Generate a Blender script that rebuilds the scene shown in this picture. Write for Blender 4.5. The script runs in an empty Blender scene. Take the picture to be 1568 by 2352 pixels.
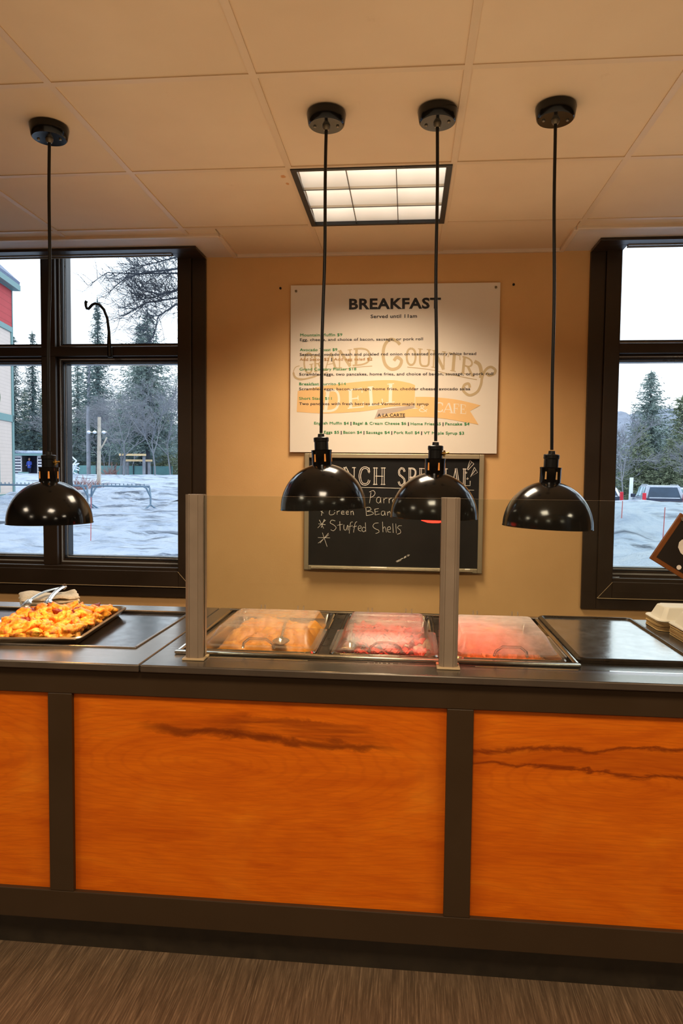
import bpy, bmesh, math, random
from math import sin, cos, pi, radians, sqrt, atan2
from mathutils import Vector, Matrix, noise
D = bpy.data
COL = bpy.context.scene.collection
rnd = random.Random(7)

# ------------------------------------------------------------------ helpers
class MB:
    """collects raw geometry for one mesh; several material slots possible"""
    def __init__(s): s.v = []; s.f = []; s.m = []; s.cur = 0
    def add(s, vs, fs):
        n = len(s.v); s.v += [tuple(p) for p in vs]
        for f in fs: s.f.append(tuple(i + n for i in f)); s.m.append(s.cur)
        return s
    def box(s, x0, x1, y0, y1, z0, z1):
        return s.add([(x0,y0,z0),(x1,y0,z0),(x1,y1,z0),(x0,y1,z0),(x0,y0,z1),(x1,y0,z1),(x1,y1,z1),(x0,y1,z1)],
            [(3,2,1,0),(4,5,6,7),(0,1,5,4),(1,2,6,5),(2,3,7,6),(3,0,4,7)])
    def frustum(s, b, t, z0, z1, cap=True):
        (a0,a1,c0,c1), (e0,e1,g0,g1) = b, t
        f = [(0,1,5,4),(1,2,6,5),(2,3,7,6),(3,0,4,7)]
        if cap: f += [(3,2,1,0),(4,5,6,7)]
        return s.add([(a0,c0,z0),(a1,c0,z0),(a1,c1,z0),(a0,c1,z0),(e0,g0,z1),(e1,g0,z1),(e1,g1,z1),(e0,g1,z1)], f)
    def lathe(s, prof, c=(0,0,0), n=40, capb=False, capt=False):
        vs = []; fs = []
        for r, z in prof:
            for k in range(n):
                a = 2*pi*k/n; vs.append((c[0]+r*cos(a), c[1]+r*sin(a), c[2]+z))
        for i in range(len(prof)-1):
            for k in range(n):
                k2 = (k+1) % n; fs.append((i*n+k, i*n+k2, (i+1)*n+k2, (i+1)*n+k))
        if capb: fs.append(tuple(range(n-1,-1,-1)))
        if capt: fs.append(tuple((len(prof)-1)*n+k for k in range(n)))
        return s.add(vs, fs)
    def tube(s, pts, r, n=8, cap=True):
        pts = [Vector(p) for p in pts]; N = len(pts)
        rs = r if isinstance(r, (list, tuple)) else [r]*N
        vs = []; fs = []; up = None
        for i, p in enumerate(pts):
            t = (pts[min(i+1,N-1)] - pts[max(i-1,0)])
            if t.length < 1e-9: t = Vector((0,0,1))
            t.normalize()
            if up is None: up = Vector((0,0,1)) if abs(t.z) < .9 else Vector((1,0,0))
            u = up - t*up.dot(t)
            if u.length < 1e-6: u = t.orthogonal()
            u.normalize(); w = t.cross(u); up = u
            for k in range(n):
                a = 2*pi*k/n; vs.append(p + (u*cos(a) + w*sin(a))*rs[i])
        for i in range(N-1):
            for k in range(n):
                k2 = (k+1) % n; fs.append((i*n+k, i*n+k2, (i+1)*n+k2, (i+1)*n+k))
        if cap and n > 2: fs += [tuple(range(n-1,-1,-1)), tuple((N-1)*n+k for k in range(n))]
        return s.add(vs, fs)
    def prism(s, poly, a, b, axis='y'):
        """poly: 2d points; extruded along axis from a to b"""
        n = len(poly)
        def P(q, d):
            return {'y': (q[0], d, q[1]), 'z': (q[0], q[1], d), 'x': (d, q[0], q[1])}[axis]
        vs = [P(q, a) for q in poly] + [P(q, b) for q in poly]
        fs = [tuple(range(n)), tuple(range(2*n-1, n-1, -1))] + [(i, n+i, n+(i+1)%n, (i+1)%n) for i in range(n)]
        return s.add(vs, fs)
    def ribbon(s, pts, w, y):
        """flat stroke in the x-z plane at depth y"""
        pts = [Vector((p[0], p[1])) for p in pts]; N = len(pts)
        if N < 2: return s
        ws = w if isinstance(w, (list, tuple)) else [w]*N
        vs = []; fs = []
        for i, p in enumerate(pts):
            t = pts[min(i+1,N-1)] - pts[max(i-1,0)]
            if t.length < 1e-9: t = Vector((1,0))
            t.normalize(); q = Vector((-t.y, t.x))*ws[i]*.5
            yy = y - i*2.5e-6; vs += [(p.x+q.x, yy, p.y+q.y), (p.x-q.x, yy, p.y-q.y)]
        for i in range(N-1): fs.append((2*i, 2*i+1, 2*i+3, 2*i+2))
        return s.add(vs, fs)

def world_loc(o):
    p = Vector((0,0,0))
    while o is not None: p += o.location; o = o.parent
    return p
def tag(o, label=None, cat=None, group=None, kind=None):
    if label: o['label'] = label
    if cat: o['category'] = cat
    if group: o['group'] = group
    if kind: o['kind'] = kind
    return o
def thing(name, label, cat, loc=(0,0,0), group=None):
    o = D.objects.new(name, None); o.empty_display_size = .05; COL.objects.link(o)
    o.location = loc; return tag(o, label, cat, group)
def obj(name, mb, mat, parent=None, smooth=False, bevel=0, seg=2, recalc=False, loc=None):
    base = world_loc(parent) if parent else Vector(loc or (0,0,0))
    me = D.meshes.new(name)
    me.from_pydata([(v[0]-base.x, v[1]-base.y, v[2]-base.z) for v in mb.v], [], mb.f)
    for m in (mat if isinstance(mat, (list, tuple)) else [mat]): me.materials.append(m)
    me.polygons.foreach_set('material_index', mb.m)
    if bevel or recalc:
        bm = bmesh.new(); bm.from_mesh(me)
        if recalc: bmesh.ops.recalc_face_normals(bm, faces=bm.faces)
        if bevel:
            es = [e for e in bm.edges if len(e.link_faces) == 2 and e.calc_face_angle(0) > .5]
            bmesh.ops.bevel(bm, geom=es, offset=bevel, segments=seg, affect='EDGES', profile=.5, clamp_overlap=True)
        bm.to_mesh(me); bm.free()
    if smooth:
        for p in me.polygons: p.use_smooth = True
        try: me.set_sharp_from_angle(angle=radians(smooth if smooth is not True else 40))
        except Exception: pass
    me.update()
    o = D.objects.new(name, me); COL.objects.link(o)
    if parent: o.parent = parent
    elif loc: o.location = loc
    return o
def struct(name, mb, mat, **k): return tag(obj(name, mb, mat, **k), kind='structure')
def copy_tree(o, parent=None):
    c = o.copy(); COL.objects.link(c); c.parent = parent
    for ch in list(o.children): copy_tree(ch, c)
    return c

# ------------------------------------------------------------------ materials
def srgb(r, g, b):
    f = lambda c: (c/255/12.92) if c/255 <= .04045 else ((c/255+.055)/1.055)**2.4
    return (f(r), f(g), f(b), 1)
class N:
    def __init__(s, name):
        s.m = D.materials.new(name); s.m.use_nodes = True; s.t = s.m.node_tree; s.t.nodes.clear()
        s.out = s.n('ShaderNodeOutputMaterial')
    def n(s, kind, **kw):
        x = s.t.nodes.new(kind)
        for k, v in kw.items():
            if hasattr(x, k) and not k.startswith('i_'): setattr(x, k, v)
        return x
    def l(s, a, b): s.t.links.new(a, b)
    def done(s, sh): s.l(sh, s.out.inputs['Surface']); return s.m
    def coord(s, scale=(1,1,1), rot=(0,0,0), loc=(0,0,0)):
        c = s.n('ShaderNodeTexCoord'); m = s.n('ShaderNodeMapping')
        m.inputs['Scale'].default_value = scale; m.inputs['Rotation'].default_value = rot; m.inputs['Location'].default_value = loc
        s.l(c.outputs['Object'], m.inputs['Vector']); return m.outputs['Vector']
    def noise(s, vec, scale=5, detail=4, rough=.5, dist=0):
        x = s.n('ShaderNodeTexNoise'); s.l(vec, x.inputs['Vector'])
        x.inputs['Scale'].default_value = scale; x.inputs['Detail'].default_value = detail
        x.inputs['Roughness'].default_value = rough; x.inputs['Distortion'].default_value = dist
        return x.outputs['Fac']
    def ramp(s, fac, stops):
        x = s.n('ShaderNodeValToRGB'); s.l(fac, x.inputs['Fac']); e = x.color_ramp.elements
        while len(e) < len(stops): e.new(.5)
        for i, (p, c) in enumerate(stops):
            e[i].position = p; e[i].color = c if isinstance(c, tuple) else (c,c,c,1)
        return x.outputs['Color']
    def mix(s, fac, a, b, mode='MIX'):
        x = s.n('ShaderNodeMix'); x.data_type = 'RGBA'; x.blend_type = mode
        for sock, v in ((x.inputs[0], fac), (x.inputs[6], a), (x.inputs[7], b)):
            if isinstance(v, bpy.types.NodeSocket): s.l(v, sock)
            else: sock.default_value = v
        return x.outputs[2]
    def math(s, op, a, b=0):
        x = s.n('ShaderNodeMath'); x.operation = op
        for i, v in enumerate((a, b)):
            if isinstance(v, bpy.types.NodeSocket): s.l(v, x.inputs[i])
            else: x.inputs[i].default_value = v
        return x.outputs[0]
    def bsdf(s, col=None, rough=.5, metal=0, bump=None, bstr=.2, bdist=.01, spec=.5, **kw):
        b = s.n('ShaderNodeBsdfPrincipled')
        if isinstance(col, bpy.types.NodeSocket): s.l(col, b.inputs['Base Color'])
        elif col: b.inputs['Base Color'].default_value = col
        if isinstance(rough, bpy.types.NodeSocket): s.l(rough, b.inputs['Roughness'])
        else: b.inputs['Roughness'].default_value = rough
        b.inputs['Metallic'].default_value = metal; b.inputs['Specular IOR Level'].default_value = spec
        for k, v in kw.items():
            b.inputs[k.replace('_', ' ')].default_value = v
        if bump is not None:
            u = s.n('ShaderNodeBump'); u.inputs['Strength'].default_value = bstr; u.inputs['Distance'].default_value = bdist
            s.l(bump, u.inputs['Height']); s.l(u.outputs[0], b.inputs['Normal'])
        return b.outputs[0]
def plain(name, c, rough=.5, metal=0, var=.08, scale=6, bump=0, spec=.5, **kw):
    """flat colour broken up by faint procedural noise"""
    n = N(name); v = n.noise(n.coord(), scale, 5, .6)
    d = tuple(max(0, x*(1-var)) for x in c[:3]) + (1,); e = tuple(min(1, x*(1+var)) for x in c[:3]) + (1,)
    col = n.ramp(v, [(.3, d), (.7, e)])
    r = n.ramp(v, [(.3, max(0, rough-.05)), (.7, min(1, rough+.05))])
    return n.done(n.bsdf(col, r, metal, bump=v if bump else None, bstr=bump, spec=spec, **kw))
def glassy(name, tint, rough, gloss, haze=0, hazecol=(.8,.8,.8,1), fr=True, dirt=0):
    """thin pane: straight-through transparency, fresnel reflection and a little haze"""
    n = N(name); tr = n.n('ShaderNodeBsdfTransparent'); tr.inputs[0].default_value = tint
    gl = n.n('ShaderNodeBsdfGlossy'); gl.inputs[0].default_value = (1,1,1,1); gl.inputs['Roughness'].default_value = rough
    lw = n.n('ShaderNodeFresnel'); lw.inputs['IOR'].default_value = 1.45
    f = n.math('MULTIPLY', lw.outputs[0], gloss)
    m = n.n('ShaderNodeMixShader'); n.l(f, m.inputs[0]); n.l(tr.outputs[0], m.inputs[1]); n.l(gl.outputs[0], m.inputs[2])
    sh = m.outputs[0]
    if haze:
        df = n.n('ShaderNodeBsdfDiffuse'); df.inputs[0].default_value = hazecol
        tl = n.n('ShaderNodeBsdfTranslucent'); tl.inputs[0].default_value = hazecol
        a = n.n('ShaderNodeAddShader'); mm = n.n('ShaderNodeMixShader'); mm.inputs[0].default_value = .5
        n.l(df.outputs[0], mm.inputs[1]); n.l(tl.outputs[0], mm.inputs[2])
        m2 = n.n('ShaderNodeMixShader')
        if dirt:
            v = n.noise(n.coord(), dirt, 6, .65); hv = n.ramp(v, [(.35, haze*.55), (.75, min(1, haze*1.5))]); n.l(hv, m2.inputs[0])
        else: m2.inputs[0].default_value = haze
        n.l(sh, m2.inputs[1]); n.l(mm.outputs[0], m2.inputs[2]); sh = m2.outputs[0]
    return n.done(sh)
def emit(name, c, s):
    n = N(name); e = n.n('ShaderNodeEmission'); e.inputs[0].default_value = c; e.inputs[1].default_value = s
    return n.done(e.outputs[0])

M = {}
def mk_wall():
    n = N('wall_paint'); v = n.coord(); a = n.noise(v, 3, 4, .6); b = n.noise(v, 160, 3, .6)
    col = n.ramp(a, [(.3, srgb(216,170,112)), (.7, srgb(224,178,120))])
    return n.done(n.bsdf(col, .62, bump=b, bstr=.12, bdist=.003, spec=.3))
M['wall'] = mk_wall()
def mk_tile():
    n = N('ceiling_tile'); v = n.coord(); a = n.noise(v, 1.6, 4, .6); b = n.noise(v, 220, 3, .7); c = n.noise(v, 9, 6, .7)
    col = n.ramp(a, [(.25, srgb(214,186,152)), (.75, srgb(226,200,166))])
    st = n.ramp(c, [(.66, 0.0), (.8, .22)])
    col = n.mix(st, col, srgb(165,118,80))
    for px, py, r in ((-.492,2.735,.030),(-.487,2.80,.022)):      # two small rust stains beside the light
        vm = n.n('ShaderNodeVectorMath'); vm.operation = 'DISTANCE'; wv = n.n('ShaderNodeMapping'); wv.inputs['Scale'].default_value = (1.6,1,0); wv.inputs['Location'].default_value = (0,0,0)
        n.l(v, wv.inputs['Vector']); n.l(wv.outputs[0], vm.inputs[0]); vm.inputs[1].default_value = (px*1.6, py, 0)
        dd = n.math('ADD', vm.outputs['Value'], n.math('MULTIPLY', n.noise(v, 40, 3, .6), r*.8))
        col = n.mix(n.ramp(n.math('MULTIPLY', dd, 1/r), [(.75, .75), (1.05, 0.0)]), col, srgb(196,120,44))
    return n.done(n.bsdf(col, .75, bump=b, bstr=.1, bdist=.002, spec=.2))
M['tile'] = mk_tile()
M['grid'] = plain('ceiling_grid_paint', srgb(212,184,150), .5, var=.04)
M['trim'] = plain('wall_angle_paint', srgb(222,200,176), .5, var=.04)
M['soffit'] = plain('soffit_window_tint', srgb(214,200,188), .65, var=.05)  # paler, cooler than the wall: window light put into the base colour
def mk_floor():
    n = N('vinyl_plank'); v = n.coord(scale=(14,1.2,1)); v2 = n.coord(scale=(1,1,1))
    g = n.noise(v, 3.2, 9, .68, .6); f = n.noise(n.coord(scale=(110,3.2,1)), 2.2, 8, .72, .5); big = n.noise(v2, 1.8, 3, .5)
    col = n.ramp(g, [(.25, srgb(60,46,32)), (.5, srgb(104,82,60)), (.75, srgb(150,122,92))])
    col = n.mix(.5, col, n.ramp(f, [(.34, srgb(52,40,28)), (.5, srgb(96,76,56)), (.66, srgb(168,140,110))]))
    col = n.mix(.45, col, n.ramp(big, [(.3, .45), (.7, .95)]), 'MULTIPLY')
    return n.done(n.bsdf(col, .42, bump=f, bstr=.15, bdist=.002))
M['floor'] = mk_floor()
def mk_wood(kind):
    n = N('stained_birch_panel_'+kind)
    w = n.coord(scale=(1,1,1)); big = n.noise(w, 3.2, 4, .55, .4)
    g = n.noise(n.coord(scale=(1.4,1,7)), 2.3, 8, .62, 1.1)
    fine = n.noise(n.coord(scale=(3,1,60)), 3, 5, .6)
    col = n.ramp(g, [(.22, srgb(196,84,5)), (.45, srgb(220,106,8)), (.6, srgb(228,114,11)), (.8, srgb(238,134,22))])
    # cathedral grain rings
    wv = n.n('ShaderNodeTexWave'); wv.wave_type = 'RINGS'; wv.rings_direction = 'Y'
    n.l(n.coord(scale=(.8,1,3.2), loc=(.1,0,-.35)), wv.inputs['Vector'])
    wv.inputs['Scale'].default_value = 7; wv.inputs['Distortion'].default_value = 5.5; wv.inputs['Detail'].default_value = 3; wv.inputs['Detail Scale'].default_value = 1.1
    col = n.mix(n.ramp(wv.outputs['Fac'], [(.0, .16), (.3, 0.0)]), col, srgb(170,68,4))
    col = n.mix(n.ramp(fine, [(.42, .22), (.6, 0.0)]), col, srgb(170,62,6))
    col = n.mix(n.ramp(big, [(.55, 0.0), (.85, .35)]), col, srgb(236,140,36))
    # dark heart streaks, placed on each sheet
    sep = n.n('ShaderNodeSeparateXYZ'); c = n.n('ShaderNodeTexCoord'); n.l(c.outputs['Object'], sep.inputs[0])
    X, Z = sep.outputs['X'], sep.outputs['Z']
    wob = n.math('SUBTRACT', n.noise(n.coord(scale=(4.2,1,9)), 1.6, 6, .6, .8), .5)
    Zw = n.math('ADD', Z, n.math('MULTIPLY', wob, .075))
    if kind == 'lens':
        u = n.math('MULTIPLY', n.math('SUBTRACT', X, .03), 1/.40); e = n.math('MULTIPLY', n.math('SUBTRACT', n.math('ADD', Zw, n.math('MULTIPLY', X, .045)), .225), 1/.042)
        q = n.math('SUBTRACT', n.math('SUBTRACT', 1.0, n.math('MULTIPLY', u, u)), n.math('MULTIPLY', e, e))
        col = n.mix(n.math('MULTIPLY', n.ramp(q, [(.0, 0.0), (.35, .55), (.95, .75)]), n.ramp(n.noise(n.coord(scale=(1.3,1,16)), 2.2, 6, .6, .6), [(.38, .15), (.62, 1.0)])), col, srgb(120,40,2))
        low = n.ramp(n.math('MULTIPLY', n.math('ADD', e, .72), n.math('ADD', e, .72)), [(.0, .75), (.16, 0.0)])
        col = n.mix(n.math('MULTIPLY', low, n.ramp(n.math('SUBTRACT', 1.0, n.math('MULTIPLY', u, u)), [(.0, 0.0), (.4, .9)])), col, srgb(86,24,2))
    if kind == 'lines':
        for z0, sl, th in ((.212, .045, .0095), (.135, -.022, .0085)):
            dd = n.math('ABSOLUTE', n.math('SUBTRACT', n.math('SUBTRACT', Zw, n.math('MULTIPLY', X, sl)), z0))
            col = n.mix(n.ramp(n.math('MULTIPLY', dd, 1/th), [(.0, .8), (.4, .5), (1.0, 0.0)]), col, srgb(100,30,2))
        md = n.math('ABSOLUTE', n.math('SUBTRACT', Zw, .172)); col = n.mix(n.ramp(md, [(.02, .28), (.05, 0.0)]), col, srgb(140,48,4))
    edge = n.math('ABSOLUTE', X); col = n.mix(n.ramp(edge, [(.50, 0.0), (.555, .3)]), col, srgb(150,48,4))
    return n.done(n.bsdf(col, .38, spec=.35))
M['wood'] = [mk_wood(k) for k in ('plain','plain','lens','lines')]
M['brown'] = plain('dark_brown_paint', srgb(58,42,24), .42, var=.06, spec=.4)
M['kick'] = plain('scuffed_vinyl_base', srgb(40,32,20), .5, var=.35, scale=18)
def mk_counter():
    n = N('brushed_dark_steel'); v = n.noise(n.coord(scale=(1,40,1)), 5, 4, .6); b = n.noise(n.coord(), 7, 4, .6)
    col = n.ramp(b, [(.3, srgb(112,104,94)), (.7, srgb(128,119,108))])
    return n.done(n.bsdf(col, n.ramp(v, [(.3, .20), (.7, .27)]), .75, spec=.5))
M['counter'] = mk_counter()
M['divider'] = plain('dark_steel_divider', srgb(52,46,40), .3, .5, var=.3, scale=30)
M['steel'] = plain('stainless_steel', srgb(190,180,165), .22, 1, var=.06, scale=12)
M['alu'] = plain('aluminium', srgb(196,182,160), .34, 1, var=.05, scale=10)
M['post'] = plain('anodised_post', srgb(158,140,120), .42, .35, var=.03, scale=20)
def mk_hot():
    n = N('scratched_black_plate'); s1 = n.noise(n.coord(scale=(3,26,1), rot=(0,0,.7)), 6, 8, .7); a = n.noise(n.coord(), 14, 8, .7)
    col = n.ramp(a, [(.3, srgb(158,158,160)), (.75, srgb(204,204,206))])
    col = n.mix(n.ramp(s1, [(.60, 0.0), (.70, .6)]), col, srgb(60,58,56))
    return n.done(n.bsdf(col, n.ramp(a, [(.3, .10), (.75, .24)]), .9, bump=a, bstr=.12, bdist=.002))
M['hot'] = mk_hot()
M['glassplate'] = plain('dark_warming_glass', srgb(34,30,28), .16, .1, var=.2, scale=20)
M['frame'] = plain('bronze_window_frame', srgb(52,38,24), .36, .15, var=.1, scale=5, spec=.5)
M['gasket'] = plain('dark_gasket', srgb(28,28,30), .3, .3, var=.05)
M['bead'] = plain('bright_bead', srgb(205,205,202), .3, .6, var=.05)
M['black'] = plain('black_enamel', (.004,.0037,.0034,1), .14, 0, var=.15, spec=.38)
M['blackmatte'] = plain('black_plastic', (.006,.0056,.005,1), .36, 0, var=.15, spec=.3)
M['brass'] = plain('brass', srgb(190,150,80), .3, 1, var=.05)
M['inner'] = plain('shade_lining', srgb(120,118,112), .4, .5, var=.05)
M['wingl'] = glassy('window_glass', (.97,.985,1,1), .02, .55)
M['guard'] = glassy('sneeze_guard_glass', (.93,.95,.92,1), .01, .9, .006, (.75,.72,.62,1), dirt=5)
M['edge'] = plain('glass_edge', srgb(196,170,130), .3, 0, var=.05)
def mk_lid(name, side, top, hazecol):
    n = N(name); tr = n.n('ShaderNodeBsdfTransparent'); tr.inputs[0].default_value = (.97,.96,.95,1)
    gl = n.n('ShaderNodeBsdfGlossy'); gl.inputs['Roughness'].default_value = .22
    fr = n.n('ShaderNodeFresnel'); fr.inputs['IOR'].default_value = 1.35
    m = n.n('ShaderNodeMixShader'); n.l(n.math('MULTIPLY', fr.outputs[0], .8), m.inputs[0]); n.l(tr.outputs[0], m.inputs[1]); n.l(gl.outputs[0], m.inputs[2])
    df = n.n('ShaderNodeBsdfDiffuse'); tl = n.n('ShaderNodeBsdfTranslucent'); df.inputs[0].default_value = hazecol; tl.inputs[0].default_value = hazecol
    mm = n.n('ShaderNodeMixShader'); mm.inputs[0].default_value = .5; n.l(df.outputs[0], mm.inputs[1]); n.l(tl.outputs[0], mm.inputs[2])
    g = n.n('ShaderNodeNewGeometry'); sp = n.n('ShaderNodeSeparateXYZ'); n.l(g.outputs['True Normal'], sp.inputs[0])
    up = n.ramp(n.math('ABSOLUTE', sp.outputs['Z']), [(.75, side), (.97, top)])
    v = n.ramp(n.noise(n.coord(), 18, 6, .65), [(.3, .6), (.75, 1.3)])
    m2 = n.n('ShaderNodeMixShader'); n.l(n.math('MULTIPLY', up, v), m2.inputs[0]); n.l(m.outputs[0], m2.inputs[1]); n.l(mm.outputs[0], m2.inputs[2])
    return n.done(m2.outputs[0])
M['lid'] = mk_lid('clear_lid', .04, .34, (.80,.78,.76,1)); M['steamlid'] = mk_lid('steamed_lid', .74, .66, (.95,.90,.87,1))
M['lidclear'] = glassy('clear_plastic', (.96,.96,.96,1), .16, 1.3, .12, (.9,.88,.86,1))
M['signwhite'] = plain('white_sign_board', srgb(232,220,204), .45, var=.015, spec=.3)
M['ink'] = plain('sign_ink_dark', srgb(34,32,36), .6, var=.02)
M['green'] = plain('sign_ink_green', srgb(40,132,74), .6, var=.02)
M['tan'] = plain('sign_ink_tan', srgb(170,124,62), .6, var=.02)
M['logotan'] = plain('logo_faded_tan', srgb(196,172,132), .6, var=.02)
M['logoorange'] = plain('logo_faded_orange', srgb(236,190,128), .6, var=.02)
M['logogrey'] = plain('logo_faded_grey', srgb(186,168,152), .6, var=.02)
M['logopale'] = plain('logo_pale', srgb(236,224,206), .6, var=.02)
M['screw'] = plain('screw_head', srgb(130,118,98), .35, .8, var=.05)
def mk_slate():
    n = N('chalkboard_slate'); v = n.coord(); a = n.noise(v, 7, 7, .7); b = n.noise(n.coord(scale=(1,1,5)), 12, 5, .7)
    col = n.ramp(a, [(.3, srgb(13,12,11)), (.8, srgb(27,25,23))])
    col = n.mix(n.ramp(b, [(.6, 0.0), (.85, .22)]), col, srgb(66,62,58))
    return n.done(n.bsdf(col, .65, spec=.25))
M['slate'] = mk_slate()
M['chalk'] = plain('chalk', srgb(226,216,200), .9, var=.1, scale=60)
M['boardframe'] = plain('chalkboard_frame', srgb(178,162,132), .38, .55, var=.04)
def mk_potato():
    n = N('roasted_potato'); v = n.coord(); a = n.noise(v, 55, 5, .65, .6); b = n.noise(v, 140, 4, .6)
    col = n.ramp(a, [(.28, srgb(112,30,6)), (.4, srgb(210,104,18)), (.55, srgb(244,168,48)), (.78, srgb(252,206,96))])
    return n.done(n.bsdf(col, .38, bump=b, bstr=.5, bdist=.006, Subsurface_Weight=.0))
M['potato'] = mk_potato()
M['potatodark'] = plain('charred_potato', srgb(120,36,12), .35, var=.5, scale=60, bump=.5)
def mk_egg():
    n = N('scrambled_egg'); v = n.coord(); a = n.noise(v, 30, 6, .6)
    col = n.ramp(a, [(.3, srgb(210,122,12)), (.6, srgb(234,156,26)), (.8, srgb(244,186,56))])
    return n.done(n.bsdf(col, .45, bump=a, bstr=.6, bdist=.01))
M['egg'] = mk_egg()
def mk_bacon():
    n = N('bacon'); a = n.noise(n.coord(scale=(1,9,1)), 22, 5, .6, .5)
    col = n.ramp(a, [(.3, srgb(120,20,12)), (.5, srgb(196,52,28)), (.7, srgb(226,110,70)), (.85, srgb(240,160,110))])
    return n.done(n.bsdf(col, .3, bump=a, bstr=.4, bdist=.004))
M['bacon'] = mk_bacon()
M['hash'] = plain('home_fries', srgb(232,140,50), .5, var=.35, scale=40, bump=.5)
M['towel'] = plain('cream_terry', srgb(246,232,204), .95, var=.08, scale=120, bump=.6)
M['box'] = plain('white_fibre', srgb(236,228,214), .75, var=.02, scale=30)
def mk_stack():
    n = N('stacked_fibre_edges'); a = n.noise(n.coord(scale=(1,1,60)), 4, 3, .6)
    return n.done(n.bsdf(n.ramp(a, [(.35, srgb(150,112,62)), (.6, srgb(214,178,120))]), .8, bump=a, bstr=.5, bdist=.003))
M['stack'] = mk_stack()
M['signblack'] = plain('black_sign_face', srgb(30,22,14), .4, var=.1)
M['signedge'] = plain('orange_sign_rim', srgb(118,66,20), .45, var=.12, scale=20)
M['string'] = plain('jute_string', srgb(200,150,90), .8, var=.2, scale=80)
def mk_diffuser():
    """white louvre trough: brightest along the tube behind the middle of each row"""
    n = N('light_cell'); v = n.coord(); sep = n.n('ShaderNodeSeparateXYZ'); n.l(v, sep.inputs[0])
    cell = n.math('SUBTRACT', n.math('FRACT', n.math('MULTIPLY', n.math('ADD', sep.outputs['Y'], .2827), 3/.5657)), .5)
    k = n.math('ABSOLUTE', cell); nz = n.noise(n.coord(scale=(1,.4,1)), 5, 2, .5)
    st = n.math('MULTIPLY', n.ramp(k, [(.0, 1.0), (.2, .72), (.5, .36)]), n.ramp(nz, [(.3, .85), (.7, 1.1)]))
    e = n.n('ShaderNodeEmission'); e.inputs[0].default_value = (1,.87,.70,1); n.l(n.math('MULTIPLY', st, .95), e.inputs[1])
    d = n.n('ShaderNodeBsdfDiffuse'); d.inputs[0].default_value = (.7,.66,.6,1)
    a = n.n('ShaderNodeAddShader'); n.l(e.outputs[0], a.inputs[0]); n.l(d.outputs[0], a.inputs[1])
    return n.done(a.outputs[0])
M['diffuser'] = mk_diffuser()
M['louvre'] = plain('louvre_blade', srgb(225,215,198), .35, .2, var=.03)
M['louvredark'] = plain('louvre_edge', srgb(60,58,62), .4, .3, var=.05)
M['tubelamp'] = emit('lamp_tube', (1,.93,.8,1), 3.2)
M['bulbwarm'] = emit('warm_bulb', (1,.52,.18,1), 4)
M['bulbred'] = emit('red_bulb', (1,.03,.015,1), 4.5)
M['bulboff'] = plain('unlit_bulb', srgb(220,210,196), .2, 0, var=.03)
M['slotglow'] = emit('slot_glow', (1,.30,.05,1), .7)
# outdoors
def mk_snow():
    n = N('snow'); v = n.coord(); a = n.noise(n.coord(scale=(.55,.8,1)), .9, 9, .68, .6); b = n.noise(v, 1.7, 8, .68); c = n.noise(n.coord(scale=(.16,.5,1)), .9, 5, .6)
    col = n.ramp(b, [(.28, srgb(166,186,216)), (.5, srgb(200,216,238)), (.7, srgb(216,228,244))])
    dirt = n.math('MULTIPLY', n.ramp(a, [(.50, 0.0), (.60, .85)]), n.ramp(c, [(.44, 0.0), (.56, 1.0)]))
    col = n.mix(dirt, col, srgb(70,82,100))
    return n.done(n.bsdf(col, .85, bump=b, bstr=1.0, bdist=.5, spec=.1))
M['snow'] = mk_snow()
M['road'] = plain('wet_asphalt', srgb(120,130,142), .45, var=.2, scale=1.5)
def mk_needles(name, a, b):
    n = N(name); v = n.noise(n.coord(), 1.1, 4, .6)
    return n.done(n.bsdf(n.ramp(v, [(.3, a), (.7, b)]), .9, spec=.1))
M['needle'] = mk_needles('conifer_needles', srgb(96,114,114), srgb(138,154,148))
M['needle2'] = mk_needles('conifer_needles_dark', srgb(70,88,92), srgb(108,126,124))
M['needle3'] = mk_needles('conifer_needles_olive', srgb(92,104,84), srgb(134,144,120))
M['bark'] = plain('grey_bark', srgb(128,132,142), .9, var=.25, scale=2)
M['barkdark'] = plain('dark_bark', srgb(62,66,74), .9, var=.25, scale=2)
M['twig'] = plain('pale_twigs', srgb(116,120,128), .9, var=.2, scale=1)
M['twigdark'] = plain('dark_twigs', srgb(54,62,74), .9, var=.2, scale=1)
M['hillw'] = plain('wooded_hillside', srgb(118,128,146), .95, var=.22, scale=.5)
def mk_siding(name, a, pitch, k=.2):
    n = N(name); c = n.n('ShaderNodeTexCoord'); sep = n.n('ShaderNodeSeparateXYZ'); n.l(c.outputs['Object'], sep.inputs[0])
    fr = n.math('FRACT', n.math('MULTIPLY', sep.outputs['Z'], 1/pitch))
    d = tuple(x*(1-k) for x in a[:3]) + (1,)
    col = n.ramp(fr, [(.0, d), (.18, a)])
    col = n.mix(.15, col, n.ramp(n.noise(n.coord(), 2, 4, .6), [(.3, .6), (.7, 1.0)]), 'MULTIPLY')
    return n.done(n.bsdf(col, .7, spec=.2))
M['beige'] = mk_siding('beige_clapboard', srgb(204,190,182), .16)
M['redshingle'] = mk_siding('red_shingle', srgb(178,70,74), .3, .3)
M['teal'] = plain('teal_trim', srgb(104,140,142), .6, var=.06)
M['roofgrey'] = plain('slate_roof', srgb(96,110,136), .7, var=.15, scale=3)
M['pane'] = plain('far_window_pane', srgb(206,222,234), .1, .2, var=.05)
M['signgreen'] = plain('round_green_sign', srgb(50,88,40), .5, var=.3, scale=3)
M['rackgrey'] = plain('galvanised_rack', srgb(104,128,148), .5, .3, var=.1)
M['stakered'] = plain('red_stake', srgb(176,92,92), .6, var=.1)
M['yellowbeam'] = plain('yellow_timber', srgb(226,196,150), .7, var=.1)
M['lampwood'] = plain('pale_pole', srgb(180,172,160), .7, var=.15, scale=4)
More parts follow.
